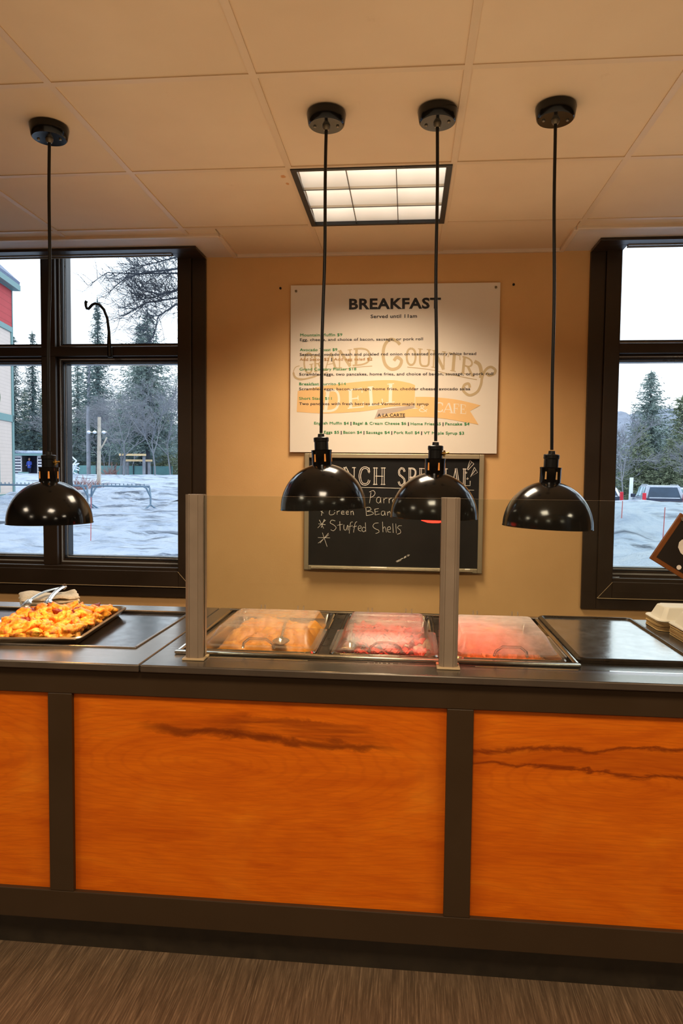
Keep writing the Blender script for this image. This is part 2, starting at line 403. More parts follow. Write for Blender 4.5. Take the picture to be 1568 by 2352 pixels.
M['whitemetal'] = plain('white_metal', srgb(220,230,240), .5, var=.05)
M['shedwall'] = plain('grey_shed_boards', srgb(190,190,196), .7, var=.2, scale=3)
M['sheddark'] = plain('dark_interior', srgb(36,42,66), .9, var=.4, scale=6)
M['bluejacket'] = plain('blue_jacket', srgb(66,92,190), .8, var=.15)
M['skin'] = plain('skin', srgb(206,160,140), .6, var=.05)
M['fence'] = plain('teal_mesh_fence', srgb(98,142,146), .8, var=.12, scale=2)
M['cargrey'] = plain('grey_car_paint', srgb(150,162,180), .25, .3, var=.08)
M['carwhite'] = plain('frosted_white_car', srgb(206,214,226), .35, .1, var=.08)
M['carglass'] = plain('dark_car_glass', srgb(40,62,84), .08, .2, var=.2, scale=2)
M['carglasslight'] = plain('pale_car_glass', srgb(150,186,200), .1, .2, var=.2, scale=2)
M['cardark'] = plain('dark_car_trim', srgb(44,52,72), .4, .1, var=.1)
M['taillight'] = plain('tail_light', srgb(196,34,52), .25, var=.1)
M['chrome'] = plain('chrome_strip', srgb(200,208,216), .2, .8, var=.05)
M['rubber'] = plain('tyre_rubber', srgb(30,32,36), .8, var=.1)
M['brush'] = plain('reddish_brush', srgb(150,112,108), .9, var=.25, scale=3)
M['ropegold'] = plain('dry_grass', srgb(170,140,90), .9, var=.3, scale=30)
# ------------------------------------------------------------------ camera
cam = D.cameras.new('camera'); co = D.objects.new('camera', cam); COL.objects.link(co)
cam.sensor_fit = 'VERTICAL'; cam.sensor_height = 24; cam.lens = 1614.635/2352*24; cam.clip_end = 500; cam.clip_start = .05
co.matrix_world = Matrix.Translation((0,0,1.485)) @ Matrix.Rotation(.09246,4,'Z') @ Matrix.Rotation(1.51742,4,'X') @ Matrix.Rotation(.01047,4,'Z')
bpy.context.scene.camera = co

# ------------------------------------------------------------------ room shell
CZ = 2.624; WY = 3.685
GX = [-1.0668 + .6096*i for i in range(-6, 9)]
GY = [2.0457 + .6096*i for i in range(-12, 3)]
mb = MB()
for i in range(len(GX)-1):
    for j in range(len(GY)-1):
        x0, x1, y0, y1 = GX[i]+.004, GX[i+1]-.004, GY[j]+.004, GY[j+1]-.004
        if abs(GX[i]+.4572) < .01 and abs(GY[j]-2.6553) < .01: continue
        h = CZ + .0004 + rnd.random()*.0022
        mb.box(x0, x1, y0, y1, h, h+.02)
y0 = GY[-1] + .004
for i in range(len(GX)-1):                       # cut tiles along the window wall
    for a, b, e in ((GX[i], GX[i+1], 0),):
        for lo, hi, yy in ((-9, -.914, 3.352), (-.914, .755, 3.68), (.755, 9, 3.352)):
            u, v = max(a, lo), min(b, hi)
            if v-u > .02:
                h = CZ + .001 + rnd.random()*.002; mb.box(u+.004, v-.004, y0, yy, h, h+.02)
mb.box(-5.2, 5.2, -5.4, 3.9, CZ+.12, CZ+.16)      # unseen deck above the tiles, added to block sky light
struct('ceiling', mb, M['tile'], bevel=.0025, seg=1)
mb = MB()
for x in GX:
    ye = 3.352 if (x < -.914 or x > .755) else 3.68
    mb.box(x-.011, x+.011, GY[0], ye, CZ-.002, CZ+.03)
for y in GY:
    for i in range(len(GX)-1): mb.box(GX[i]+.011, GX[i+1]-.011, y-.011, y+.011, CZ-.002, CZ+.03)
struct('trim_1', mb, M['grid'])
mb = MB()                                           # wall angle following the edge of the tiles
mb.box(-5, -.914, 3.345, 3.368, CZ-.012, CZ+.02); mb.box(.755, 5, 3.345, 3.368, CZ-.012, CZ+.02)
mb.box(-.925, -.902, 3.368, 3.685, CZ-.012, CZ+.02); mb.box(.743, .766, 3.368, 3.685, CZ-.012, CZ+.02)
mb.box(-.902, .743, 3.664, 3.685, CZ-.012, CZ+.02)
struct('trim_2', mb, M['trim'], bevel=.002, seg=1)
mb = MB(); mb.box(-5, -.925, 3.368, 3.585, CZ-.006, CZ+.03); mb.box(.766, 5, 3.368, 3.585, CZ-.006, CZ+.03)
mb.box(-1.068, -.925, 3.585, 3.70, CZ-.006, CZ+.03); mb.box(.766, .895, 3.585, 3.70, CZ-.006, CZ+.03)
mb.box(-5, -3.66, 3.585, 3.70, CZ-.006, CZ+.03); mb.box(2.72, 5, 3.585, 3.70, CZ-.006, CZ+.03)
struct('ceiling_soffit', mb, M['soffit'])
mb = MB(); mb.box(-5.2, 5.2, -5.4, 3.9, -.1, 0); struct('floor', mb, M['floor'])
WL, WR, SZ, HZ = (-3.51, -1.216), (1.043, 2.57), .95, 2.71
mb = MB()
mb.box(WL[1], WR[0], WY, 3.88, 0, CZ+.13)
mb.box(-5.2, WL[0], WY, 3.88, 0, CZ+.13); mb.box(WR[1], 5.2, WY, 3.88, 0, CZ+.13)
for a, b in (WL, WR):
    mb.box(a, b, WY, 3.88, 0, SZ); mb.box(a, b, WY, 3.88, HZ, CZ+.13)
struct('wall_front', mb, M['wall'])
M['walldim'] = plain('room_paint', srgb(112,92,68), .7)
for nm, b in (('wall_left', (-5.2,-5,-5.4,3.68)), ('wall_right', (5,5.2,-5.4,3.68)), ('wall_back', (-5,5,-5.4,-5.2))):
    mb = MB(); mb.box(*b, 0, CZ+.13); struct(nm, mb, M['walldim'])

# ------------------------------------------------------------------ windows
def window(name, x0, x1, mulls, side):
    """opening x0..x1; side = -1: casing drawn on its right edge, +1: on its left edge"""
    w = tag(thing(name, None, None, ((x0+x1)/2, WY, SZ)), kind='structure')
    edge = x1 if side < 0 else x0; far = x0 if side < 0 else x1
    def rng(a, b): return (a, b) if a < b else (b, a)
    c = MB()                                         # casing: two stepped boards round the opening
    s = 1 if side < 0 else -1
    for e, sg in ((edge, s), (far, -s)):
        c.box(*rng(e, e+sg*.073), 3.650, WY+.02, SZ-.079, CZ-.014)
        c.box(*rng(e+sg*.073, e+sg*.148), 3.667, WY, SZ-.139, CZ-.014)
    c.box(x0, x1, 3.650, WY+.02, SZ-.079, SZ+.006)
    c.box(x0-.073, x1+.073, 3.667, WY, SZ-.139, SZ-.079)
    obj('casing', c, M['frame'], w, bevel=.003)
    mt = MB(); d = s*.001                             # open mitre joint; pale line paints a highlight along the casing step
    mt.ribbon([(edge, SZ+.004), (edge+s*.073, SZ-.079)], .0025, 3.6495)
    mt.ribbon([(x0-.07, SZ-.079), (x1+.07, SZ-.079)], .0035, 3.6495)
    obj('mitre_seam', mt, M['edge'], w)
    hb = MB(); hb.box(x0-.148, x1+.148, 3.49, 3.56, CZ-.020, CZ-.007); hb.box(x0, x1, 3.56, 3.585, CZ-.024, CZ-.007)
    hb.box(x0-.148, x0, 3.56, 3.66, CZ-.02, CZ-.007); hb.box(x1, x1+.148, 3.56, 3.66, CZ-.02, CZ-.007); obj('head_board', hb, M['frame'], w, bevel=.002)
    hs_ = MB(); hs_.box(x0, x1, 3.556, 3.562, CZ-.0245, CZ-.0195); hs_.box(x0, x1, 3.582, 3.588, CZ-.028, CZ-.022); obj('head_bead', hs_, M['bead'], w)
    f = MB(); f.box(x0, x1, 3.665, 3.86, 2.105, 2.155)
    f.box(x0, x1, 3.66, 3.86, SZ, SZ+.024)
    for m in mulls: f.box(m-.04, m+.04, 3.672, 3.86, SZ+.024, HZ)
    obj('frame_bars', f, M['frame'], w, bevel=.003)
    xs = [x0] + sorted(mulls) + [x1]
    for i in range(len(xs)-1):
        a = xs[i] + (.04 if i else 0); b = xs[i+1] - (.04 if i < len(xs)-2 else 0)
        for z0, z1, bot in ((SZ+.024, 2.105, 1), (2.155, HZ, 0)):
            sash = MB(); bead = MB(); gask = MB()
            for t, ya, mbx in ((.008, 3.700, sash), (.0115, 3.706, bead), (.018, 3.716, sash), (.0215, 3.724, gask), (.0245, 3.742, bead), (.027, 3.748, gask)):
                tb = t*(1.7 if bot else 1.1); tt = t*1.15
                mbx.box(a, a+t, ya, 3.80, z0, z1); mbx.box(b-t, b, ya, 3.80, z0, z1)
                mbx.box(a+t, b-t, ya, 3.80, z0, z0+tb); mbx.box(a+t, b-t, ya, 3.80, z1-tt, z1)
            so = obj('sash', sash, M['frame'], w); obj('glazing_bead', bead, M['bead'], so); obj('gasket', gask, M['gasket'], so)
            g = MB(); g.add([(a+.02,3.76,z0+.02),(b-.02,3.76,z0+.02),(b-.02,3.76,z1-.02),(a+.02,3.76,z1-.02)], [(0,1,2,3)])
            obj('pane', g, M['wingl'], so)
    return w
window('window_1', WL[0], WL[1], [-1.94, -2.704], -1)
window('window_2', WR[0], WR[1], [1.806], 1)

# black bracket hook on the transom
h = thing('hanging_hook', 'black curved metal hook screwed to the left window crossbar', 'hook', (-1.60,3.655,2.12))
mb = MB()
q = [(-1.585,2.10),(-1.588,2.17),(-1.588,2.23),(-1.597,2.30),(-1.615,2.345),(-1.64,2.372),(-1.662,2.378),(-1.678,2.372),(-1.69,2.36),(-1.70,2.350),(-1.709,2.352),(-1.714,2.366),(-1.715,2.382),(-1.710,2.392)]
mb.tube([(x, 3.648, z) for x, z in q], [.013,.011,.008,.0075]+[.0075]*8+[.008,.009], 8); obj('hook_arm', mb, M['black'], h, smooth=True)
mb = MB(); mb.box(-1.600,-1.572,3.652,3.664,2.095,2.15); obj('wall_plate', mb, M['black'], h, bevel=.003)

m = MB(); m.tube([(1.05+.016*(1-cos(t*pi/8)), 3.676-.010*sin(t*pi/8), .977) for t in range(9)], .0018, 8)
tag(obj('wire_loop', m, M['whitemetal'], smooth=True), 'small white wire loop lying on the right window sill', 'wire')
# ------------------------------------------------------------------ troffer light
lx0, lx1, ly0, ly1 = -.457, .1524, 2.6553, 3.265
t = thing('ceiling_light', 'square recessed ceiling light with nine white louvre cells', 'ceiling light', (-.152,2.96,CZ))
mb = MB()
for a, b, c_, d_ in ((lx0+.004,lx0+.026,ly0+.004,ly1-.004),(lx1-.026,lx1-.004,ly0+.004,ly1-.004),(lx0+.026,lx1-.026,ly0+.004,ly0+.022),(lx0+.026,lx1-.026,ly1-.022,ly1-.004)):
    mb.box(a,b,c_,d_,CZ-.006,CZ+.009)
obj('frame', mb, M['gasket'], t)
mb = MB(); X0,X1,Y0,Y1 = lx0+.022,lx1-.022,ly0+.018,ly1-.018
ny = 3; nx = 3; n = 10                               # curved white reflector, one trough per row
for r in range(3):
    ya = Y0+(Y1-Y0)*r/3; yb = Y0+(Y1-Y0)*(r+1)/3
    pts = [(ya+(yb-ya)*k/n, CZ+.010+.020*sin(pi*k/n)) for k in range(n+1)]
    mb.add([(X0,y,z) for y,z in pts]+[(X1,y,z) for y,z in pts], [(k,k+1,n+2+k,n+1+k) for k in range(n)])
obj('reflector', mb, M['diffuser'], t, smooth=True)
mb = MB(); dk = MB()
for k in (1,2):
    x = X0+(X1-X0)*k/3; y = Y0+(Y1-Y0)*k/3
    mb.box(x-.0012,x+.0012,Y0,Y1,CZ+.001,CZ+.014); mb.box(X0,X1,y-.0012,y+.0012,CZ+.001,CZ+.014)
    dk.box(x-.0017,x+.0017,Y0,Y1,CZ-.001,CZ+.001); dk.box(X0,X1,y-.0017,y+.0017,CZ-.001,CZ+.001)
lo = obj('louvre', mb, M['louvre'], t); obj('louvre_edge', dk, M['louvredark'], lo)
# ------------------------------------------------------------------ heat lamps
def heat_lamp(cx, cy, dx, rim_z, tilt, label, bulb, knob, spin):
    t = thing('heat_lamp', label, 'heat lamp', (cx, cy, CZ-.001), 'black dome heat lamps over the counter')
    c = MB(); zt = CZ-.002
    c.lathe([(.0,0),(.061,0),(.0625,-.006),(.057,-.036),(.053,-.040),(.0,-.040)], (cx,cy,zt), 48)
    can = obj('canopy', c, M['black'], t, smooth=35, recalc=True)
    s = MB()
    for a in (spin, spin+pi):
        p = (cx+.036*cos(a), cy+.036*sin(a), zt-.0425); s.lathe([(.0,-.002),(.004,-.001),(.005,.002)], p, 12)
    s.lathe([(.013,.003),(.012,-.004),(.008,-.012),(.0,-.012)], (cx,cy,zt-.041), 20)
    obj('canopy_screw', s, M['screw'], can, smooth=True)
    top = rim_z+.141+.046+.047                          # top of the socket cap
    px = cx+dx
    cd = MB(); K = 22
    pts = []
    for k in range(K+1):
        u = k/K; z = zt-.045 + (top+.008 - (zt-.045))*u
        w = .0022*sin(u*9+cx*7)*u*(1-u)*4
        pts.append((cx+dx*u+w, cy+w*.5, z))
    cd.tube(pts, .0052, 10); obj('cord', cd, M['blackmatte'], t, smooth=True)
    piv = Vector((px, cy, top)); R = Matrix.Rotation(tilt, 3, 'Y')
    def tl(m): m.v = [tuple(piv + R @ (Vector(v)-piv)) for v in m.v]; return m
    C = (px, cy, rim_z)
    m = MB(); m.lathe([(.0,.239),(.010,.239),(.011,.229),(.022,.228),(.0245,.226),(.0245,.215),(.0225,.213),(.0225,.186),(.0,.186)], C, 36)
    so = obj('socket', tl(m), M['blackmatte'], t, smooth=35, recalc=True)
    m = MB(); m.lathe([(.031,.137),(.0325,.139),(.0325,.181),(.0335,.183),(.0335,.187),(.020,.188)], C, 40)
    co_ = obj('collar', tl(m), M['black'], t, smooth=35, recalc=True)
    for k in range(6):
        a = 2*pi*k/6 + spin*.3 - pi/2 + .42; sl = MB()
        u = Vector((cos(a), sin(a), 0)); w = Vector((-sin(a), cos(a), 0))
        o = Vector(C) + u*.0327
        sl.add([o-w*.0030+Vector((0,0,.149)), o+w*.0030+Vector((0,0,.149)), o+w*.0022+Vector((0,0,.173)), o-w*.0022+Vector((0,0,.173))], [(0,1,2,3)])
        obj('vent_slot', tl(sl), M['slotglow'] if bulb != 'off' else M['wall'], co_)
    R0 = .139; prof = []
    for k in range(21):
        a = k/20*1.325; prof.append((R0*cos(a), R0*sin(a)*1.03))
    inn = [(r-.002, z-.0015) for r, z in prof]
    m = MB(); m.lathe([(R0+.001,-.003),(R0+.0015,0)] + prof, C, 64)
    sh = obj('shade', tl(m), M['black'], t, smooth=60, recalc=True)
    m = MB(); m.lathe([(R0+.001,-.003)] + inn, C, 64); obj('shade_lining', tl(m), M['inner'], sh, smooth=60)
    up = 0 if bulb == 'red' else .026
    m = MB(); m.lathe([(r, z+up) for r, z in [(.0,-.020),(.020,-.0185),(.038,-.013),(.049,-.003),(.053,.010),(.050,.030),(.036,.070),(.02,.11),(.0,.115)]], C, 32)
    obj('bulb', tl(m), {'red': M['bulbred'], 'warm': M['bulbwarm'], 'off': M['bulboff']}[bulb], t, smooth=True)
    if knob:
        m = MB(); o = Vector(C) + Vector((.0225, -.006, .203))
        m.tube([o, o+Vector((.009,-.003,0))], .006, 14); m.tube([o+Vector((.009,-.003,0)), o+Vector((.020,-.005,.003))], .0026, 10)
        m.tube([o+Vector((.005,-.003,-.010)), o+Vector((.005,-.003,.010))], .0032, 10)
        obj('switch_knob', tl(m), M['brass'], so, smooth=True)
    if bulb != 'off':
        l = D.lights.new('lamp_light', 'SPOT'); lo = D.objects.new('lamp_light', l); COL.objects.link(lo)
        lo.location = (px, cy, rim_z-.03); l.spot_size = radians(96 if bulb == 'red' else 120); l.spot_blend = .6; l.shadow_soft_size = .05
        l.color, l.energy = {'red': ((1,.13,.10), 13), 'warm': ((1,.50,.16), 11)}[bulb]
        if bulb == 'warm' and cx > -1: l.energy = 6; l.color = (1,.58,.24)
    return t
heat_lamp(-1.194, 2.285, -.0155, 1.312, -.012, 'black dome heat lamp hanging in front of the left window over the potato tray', 'warm', True, .1)
heat_lamp(-.271, 2.265, -.008, 1.376, -.045, 'black dome heat lamp hanging highest, left of the two over the menu boards', 'warm', False, .05)
heat_lamp(.077, 2.272, .012, 1.352, .012, 'black dome heat lamp with a glowing red bulb beside the right guard post', 'red', True, -.25)
heat_lamp(.438, 2.278, .015, 1.327, .035, 'black dome heat lamp hanging rightmost beside the right window', 'off', False, .02)

# ------------------------------------------------------------------ serving counter
ct = thing('serving_counter', 'dark brown serving counter with orange stained wood panels', 'counter', (-.3,2.4,0))
fr = MB(); ST = [-3.422, -2.227, -1.032, .163, 1.358]
fr.box(-3.46, 1.40, 2.000, 2.018, .818, .897); fr.box(-3.46, 1.40, 2.000, 2.018, .112, .203)
for x in ST: fr.box(x-.039, x+.037, 2.000, 2.018, .203, .818)
fr.box(-3.46, 1.40, 2.78, 2.80, .112, .86); fr.box(-3.46, -3.44, 2.03, 2.78, .112, .86); fr.box(1.38, 1.40, 2.03, 2.78, .112, .86)
obj('face_frame', fr, M['brown'], ct, bevel=.0025)
for i in range(len(ST)-1):
    p = MB(); p.box(ST[i]+.037-.01, ST[i+1]-.039+.01, 2.0145, 2.028, .195, .826)
    cx = (ST[i]+ST[i+1])/2
    o = obj('wood_panel', p, M['wood'][min(i,3)], ct); sh = Vector((cx+.3, 2.02-2.4, .51)); o.location = sh
    for v in o.data.vertices: v.co -= sh
k = MB(); k.box(-3.46, 1.40, 2.045, 2.06, 0, .115); k.box(-3.46,1.40,2.06,2.78,.10,.112); obj('toe_kick', k, M['kick'], ct)

FY, BY, TZ, BZ = 1.975, 2.872, .92, .898
def top_with_hole(name, label, x0, x1, hx0, hx1, hy0, hy1):
    m = MB(); m.box(x0, x1, FY, hy0, BZ, TZ); m.box(x0, x1, hy1, BY, BZ, TZ)
    m.box(x0, hx0, hy0, hy1, BZ, TZ); m.box(hx1, x1, hy0, hy1, BZ, TZ)
    m2 = MB()                                          # joined outline so that only the outer arris is rounded
    o = [(x0,FY),(x1,FY),(x1,BY),(x0,BY)]; h_ = [(hx0,hy0),(hx1,hy0),(hx1,hy1),(hx0,hy1)]
    vs = [(x,y,TZ) for x,y in o+h_] + [(x,y,BZ) for x,y in o+h_]
    fs = [(i,(i+1)%4,4+(i+1)%4,4+i) for i in range(4)] + [(8+i,12+i,12+(i+1)%4,8+(i+1)%4) for i in range(4)]
    fs += [(i,8+i,8+(i+1)%4,(i+1)%4) for i in range(4)] + [(4+i,4+(i+1)%4,12+(i+1)%4,12+i) for i in range(4)]
    m2.add(vs, fs)
    return tag(obj(name, m2, M['counter'], bevel=.004, recalc=True), label, 'countertop')
top_with_hole('countertop', 'dark steel countertop section left of the seam, holding the potato tray', -3.5, -.7765, -1.95, -.868, 2.168, 2.752)
top_with_hole('countertop', 'dark steel countertop section right of the seam, holding the food wells', -.7735, 1.44, -.705, .512, 2.118, 2.805)
w = thing('warming_plate', 'flat dark glass warming plate recessed under the potato tray', 'warming plate', (-1.41,2.46,.912))
m = MB(); m.box(-1.944,-.874,2.174,2.746,.902,.912); obj('glass_top', m, M['glassplate'], w, bevel=.002)
m = MB()
for a in ((-1.962,-.856,2.156,2.170),(-1.962,-.856,2.750,2.764),(-1.962,-1.948,2.170,2.750),(-.870,-.856,2.170,2.750)): m.box(*a, .912, .9245)
obj('rim', m, M['counter'], w, bevel=.003)

# food well and its pans
wl = thing('food_well', 'steel framed hot food well sunk into the counter', 'food well', (-.1,2.46,.92))
m = MB()
m.box(-.715,.522,2.108,2.134,.9205,.931); m.box(-.715,.522,2.796,2.822,.9205,.931); m.box(-.715,-.698,2.134,2.796,.9205,.929); m.box(.504,.522,2.134,2.796,.9205,.929)
obj('rim', m, M['steel'], wl, bevel=.004, smooth=40)
m = MB(); m.box(-.698,.504,2.134,2.796,.80,.806); obj('well_floor', m, M['blackmatte'], wl)
for x in (-.254, .128):
    m = MB(); m.box(x-.021,x+.021,2.135,2.795,.905,.9215); m.box(x-.021,x-.017,2.135,2.795,.9215,.925); m.box(x+.017,x+.021,2.135,2.795,.9215,.925)
    obj('divider', m, M['divider'], wl, bevel=.001, seg=1)
m = MB(); m.box(-.697,-.68,2.135,2.795,.905,.9215); obj('divider', m, M['divider'], wl)
def rrect(x0, x1, y0, y1, r, n=5):
    out = []
    for cx, cy, a0 in ((x1-r,y0+r,-pi/2),(x1-r,y1-r,0),(x0+r,y1-r,pi/2),(x0+r,y0+r,pi)):
        for k in range(n+1):
            a = a0 + pi/2*k/n; out.append((cx+r*cos(a), cy+r*sin(a)))
    return out
def loft(m, rings, capb=False, capt=False):
    n = len(rings[0][0]); vs = []; fs = []
    for ring, z in rings: vs += [(p[0], p[1], z) for p in ring]
    for i in range(len(rings)-1):
        for k in range(n): fs.append((i*n+k, i*n+(k+1)%n, (i+1)*n+(k+1)%n, (i+1)*n+k))
    if capb: fs.append(tuple(range(n-1,-1,-1)))
    if capt: fs.append(tuple((len(rings)-1)*n+k for k in range(n)))
    return m.add(vs, fs)
PY0, PY1 = 2.142, 2.790
PANS = [(-.678,-.277), (-.231,.105), (.151,.492)]
plab = ['left steel food pan holding yellow scrambled eggs', 'middle steel food pan holding bacon', 'right steel food pan under the steamed pink lit lid']
for (x0, x1), lb in zip(PANS, plab):
    m = MB(); q = lambda d, r: rrect(x0+d, x1-d, PY0+d, PY1-d, r)
    loft(m, [(q(.002,.03),.922),(q(0,.032),.926),(q(.004,.03),.931),(q(.012,.026),.930),(q(.016,.024),.922),(q(.026,.03),.852),(q(.036,.03),.846)], capt=True)
    tag(obj('food_pan', m, M['steel'], smooth=50), lb, 'food pan', 'food pans in the well')
def mound(name, x0, x1, y0, y1, z0, h, mat, label, cat, sc, n=46, seed=0, kind=None):
    vs = []; fs = []
    for j in range(n+1):
        for i in range(n+1):
            u, v = i/n, j/n; x = x0+(x1-x0)*u; y = y0+(y1-y0)*v
            e = min(1, min(u,1-u)*7)*min(1, min(v,1-v)*7)
            nz = noise.fractal(Vector((x*sc+seed, y*sc, seed*3.1)), .8, 2.1, 5)
            vs.append((x, y, z0 + e**.5*h*(.55+.55*nz+.45*sin(pi*u)*sin(pi*v))))
    for j in range(n):
        for i in range(n): a = j*(n+1)+i; fs.append((a,a+1,a+n+2,a+n+1))
    o = obj(name, MB().add(vs, fs), mat, smooth=True); return tag(o, label, cat, kind=kind)
mound('scrambled_eggs', -.648,-.307,2.172,2.760,.862,.075, M['egg'], 'yellow scrambled eggs heaped in the left food pan', 'eggs', 8, seed=1, kind='stuff')
mound('home_fries', .182,.462,2.172,2.760,.862,.06, M['hash'], 'orange home fries under the steamed lid of the right food pan', 'home fries', 30, seed=4, kind='stuff')
# bacon: separate wavy rashers
def rasher():
    m = MB(); n = 64; L = .19; w = .034; vs = []; fs = []
    sd = rnd.random()*9
    for s_ in (0, 1):
        for i in range(n+1):
            u = i/n; x = (u-.5)*L
            for j in (-1, 0, 1):
                z = .007*sin(u*19+sd+j*.5) + .005*sin(u*41+sd*2) + (.0035 if s_ else 0)
                vs.append((x, j*w/2 + .004*sin(u*11+sd), z + .003*abs(j)*sin(u*23+sd)))
    K = 3*(n+1)
    for i in range(n):
        for j in (0, 1):
            a = i*3+j; fs.append((a,a+3,a+4,a+1)); fs.append((K+a,K+a+1,K+a+4,K+a+3))
        fs.append((i*3,K+i*3,K+i*3+3,i*3+3)); fs.append((i*3+2,i*3+5,K+i*3+5,K+i*3+2))
    o = obj('bacon_rasher', m.add(vs, fs), M['bacon'], smooth=True)
    return tag(o, 'red lit crisp bacon rasher in the middle food pan', 'bacon', 'bacon rashers in the middle pan')
protos = [rasher() for _ in range(4)]; k = 0
for lay, (zz, cnt) in enumerate(((.866, 12), (.880, 12), (.895, 10), (.908, 8))):
    for i in range(cnt):
        o = protos[k] if k < 4 else protos[k % 4].copy()
        if k >= 4: COL.objects.link(o)
        o.location = (-.063 + rnd.uniform(-.055,.055), 2.215 + (i+.5)*(.50 if lay < 3 else .4)/cnt + rnd.uniform(-.015,.015), zz + rnd.uniform(-.003,.004))
        o.rotation_euler = (rnd.uniform(-.45,.45), rnd.uniform(-.12,.12), rnd.uniform(-.7,.7)); k += 1
# serving spoons
def spoon(label, p0, p1, width):
    t = thing('serving_spoon', label, 'spoon', p0)
    a = Vector(p0); b = Vector(p1); d = (b-a); L = d.length; d.normalize(); s_ = d.cross(Vector((0,0,1))).normalized(); u = s_.cross(d)
    m = MB(); n = 10; vs = []; fs = []
    for i in range(n+1):
        v = i/n; hw = width*sin(pi*min(1, v*.95+.03))**.7
        for j in range(7):
            q = -1+j/3; vs.append(a + d*(v*.095) + s_*(q*hw) - u*(.016*(1-q*q)*sin(pi*v)))
    for i in range(n):
        for j in range(6): k_ = i*7+j; fs.append((k_,k_+1,k_+8,k_+7))
    obj('bowl', m.add(vs, fs), M['steel'], t, smooth=True)
    m = MB(); m.tube([a+d*.09, a+d*.13+u*.004, b-d*.06+u*.002, b], [.005,.005,.006,.007], 10); obj('handle', m, M['steel'], t, smooth=True)
spoon('steel serving spoon lying in the scrambled eggs', (-.40,2.215,.935), (-.44,2.56,.945), .028)
spoon('steel serving spoon standing among the bacon rashers', (-.175,2.215,.925), (-.19,2.50,.945), .022)

def lid(x0, x1, label, mat):
    t = thing('pan_lid', label, 'pan lid', ((x0+x1)/2,2.3,.933), 'clear plastic lids on the food pans')
    ya, yb = 2.162, 2.455; z = .934
    m = MB()
    q = lambda d, y1: rrect(x0+d, x1-d, ya+d, y1-d, .02)
    fl = MB(); a = rrect(x0,x1,ya,yb,.018); b = rrect(x0+.024,x1-.024,ya+.020,yb-.002,.014)
    loft(fl, [(a,z-.003),(a,z+.003),(b,z+.004)]); obj('flange', fl, M['lidclear'], t, smooth=30)
    # dome, lower edge rising to the hinged rear part
    A = rrect(x0+.024,x1-.024,ya+.020,2.63,.016); B = rrect(x0+.030,x1-.030,ya+.032,2.62,.02); Cc = rrect(x0+.043,x1-.043,2.262,2.585,.012); Dd = rrect(x0+.050,x1-.050,2.272,2.575,.01)
    loft(m, [(A,z+.003),(B,z+.011),(Cc,.975),(Dd,.9785)], capt=True); obj('dome', m, mat, t, smooth=25)
    cx = (x0+x1)/2 + .006
    hd = MB(); hd.tube([(cx-.05,2.166,.934),(cx-.046,2.160,.950),(cx-.027,2.152,.966),(cx+.027,2.152,.966),(cx+.046,2.160,.950),(cx+.05,2.166,.934)], .0042, 8)
    obj('front_handle', hd, M['lidclear'], t, smooth=True)
    for px in (cx-.077, cx-.062, cx+.062, cx+.083):
        pg = MB(); pg.tube([(px,2.575,.976),(px,2.578,.994)], .0022, 8); obj('hinge_pin', pg, M['lidclear'], t, smooth=True)
lid(-.660,-.272, 'clear plastic lid over the eggs, leftmost of the three', M['lid'])
lid(-.236,.106, 'clear plastic lid over the bacon, middle of the three', M['lid'])
lid(.142,.494, 'fogged plastic lid lit pink, rightmost of the three', M['steamlid'])

hp = thing('hot_plate', 'scratched black warming tray on the counter beside the takeout boxes', 'warming tray', (.72,2.5,.921))
m = MB(); hx0,hx1,hy0,hy1 = .524,.886,2.165,2.835
a = rrect(hx0,hx1,hy0,hy1,.022); b = rrect(hx0+.006,hx1-.006,hy0+.006,hy1-.006,.02); c_ = rrect(hx0+.013,hx1-.013,hy0+.013,hy1-.013,.018); d_ = rrect(hx0+.020,hx1-.020,hy0+.020,hy1-.020,.014)
loft(m, [(a,.9212),(a,.930),(b,.935),(c_,.935),(d_,.928)]); obj('rim', m, M['divider'], hp, smooth=40)
m = MB(); m.prism(d_, .9215, .928, 'z'); obj('plate', m, M['hot'], hp)

# ------------------------------------------------------------------ sneeze guard
sg = thing('sneeze_guard', 'clear glass sneeze guard held by aluminium posts on the counter', 'sneeze guard', (.1,2.07,.92))
GYc = 2.07
for x in (-.6335, .128, .893):
    m = MB(); w2 = .0268; sx = 1
    poly = [(x-w2,GYc-.016),(x-w2+.010,GYc-.024),(x-.0145,GYc-.024),(x-.0135,GYc-.0225),(x-.0125,GYc-.024),(x+.0125,GYc-.024),(x+.0135,GYc-.0225),(x+.0145,GYc-.024),(x+w2-.010,GYc-.024),(x+w2,GYc-.016),(x+w2,GYc-.0045),(x+w2-.004,GYc-.0045),(x+w2-.004,GYc+.0045),(x+w2,GYc+.0045),(x+w2,GYc+.024),(x-w2,GYc+.024),(x-w2,GYc+.0045),(x-w2+.004,GYc+.0045),(x-w2+.004,GYc-.0045),(x-w2,GYc-.0045)]
    m.prism(poly, .926, 1.4205, 'z'); p = obj('post', m, M['post'], sg, recalc=True)
    m = MB(); m.box(x-.034,x+.034,GYc-.032,GYc+.03,.9203,.9265); obj('base_plate', m, M['edge'], p, bevel=.002)
for a, b in ((-.611,.1055), (.1505,.8705)):
    m = MB(); m.box(a,b,GYc-.003,GYc+.003,.925,1.418)
    g = obj('glass_panel', m, [M['guard'], M['edge']], sg)
    for f in g.data.polygons:
        if f.normal.z > .9: f.material_index = 1
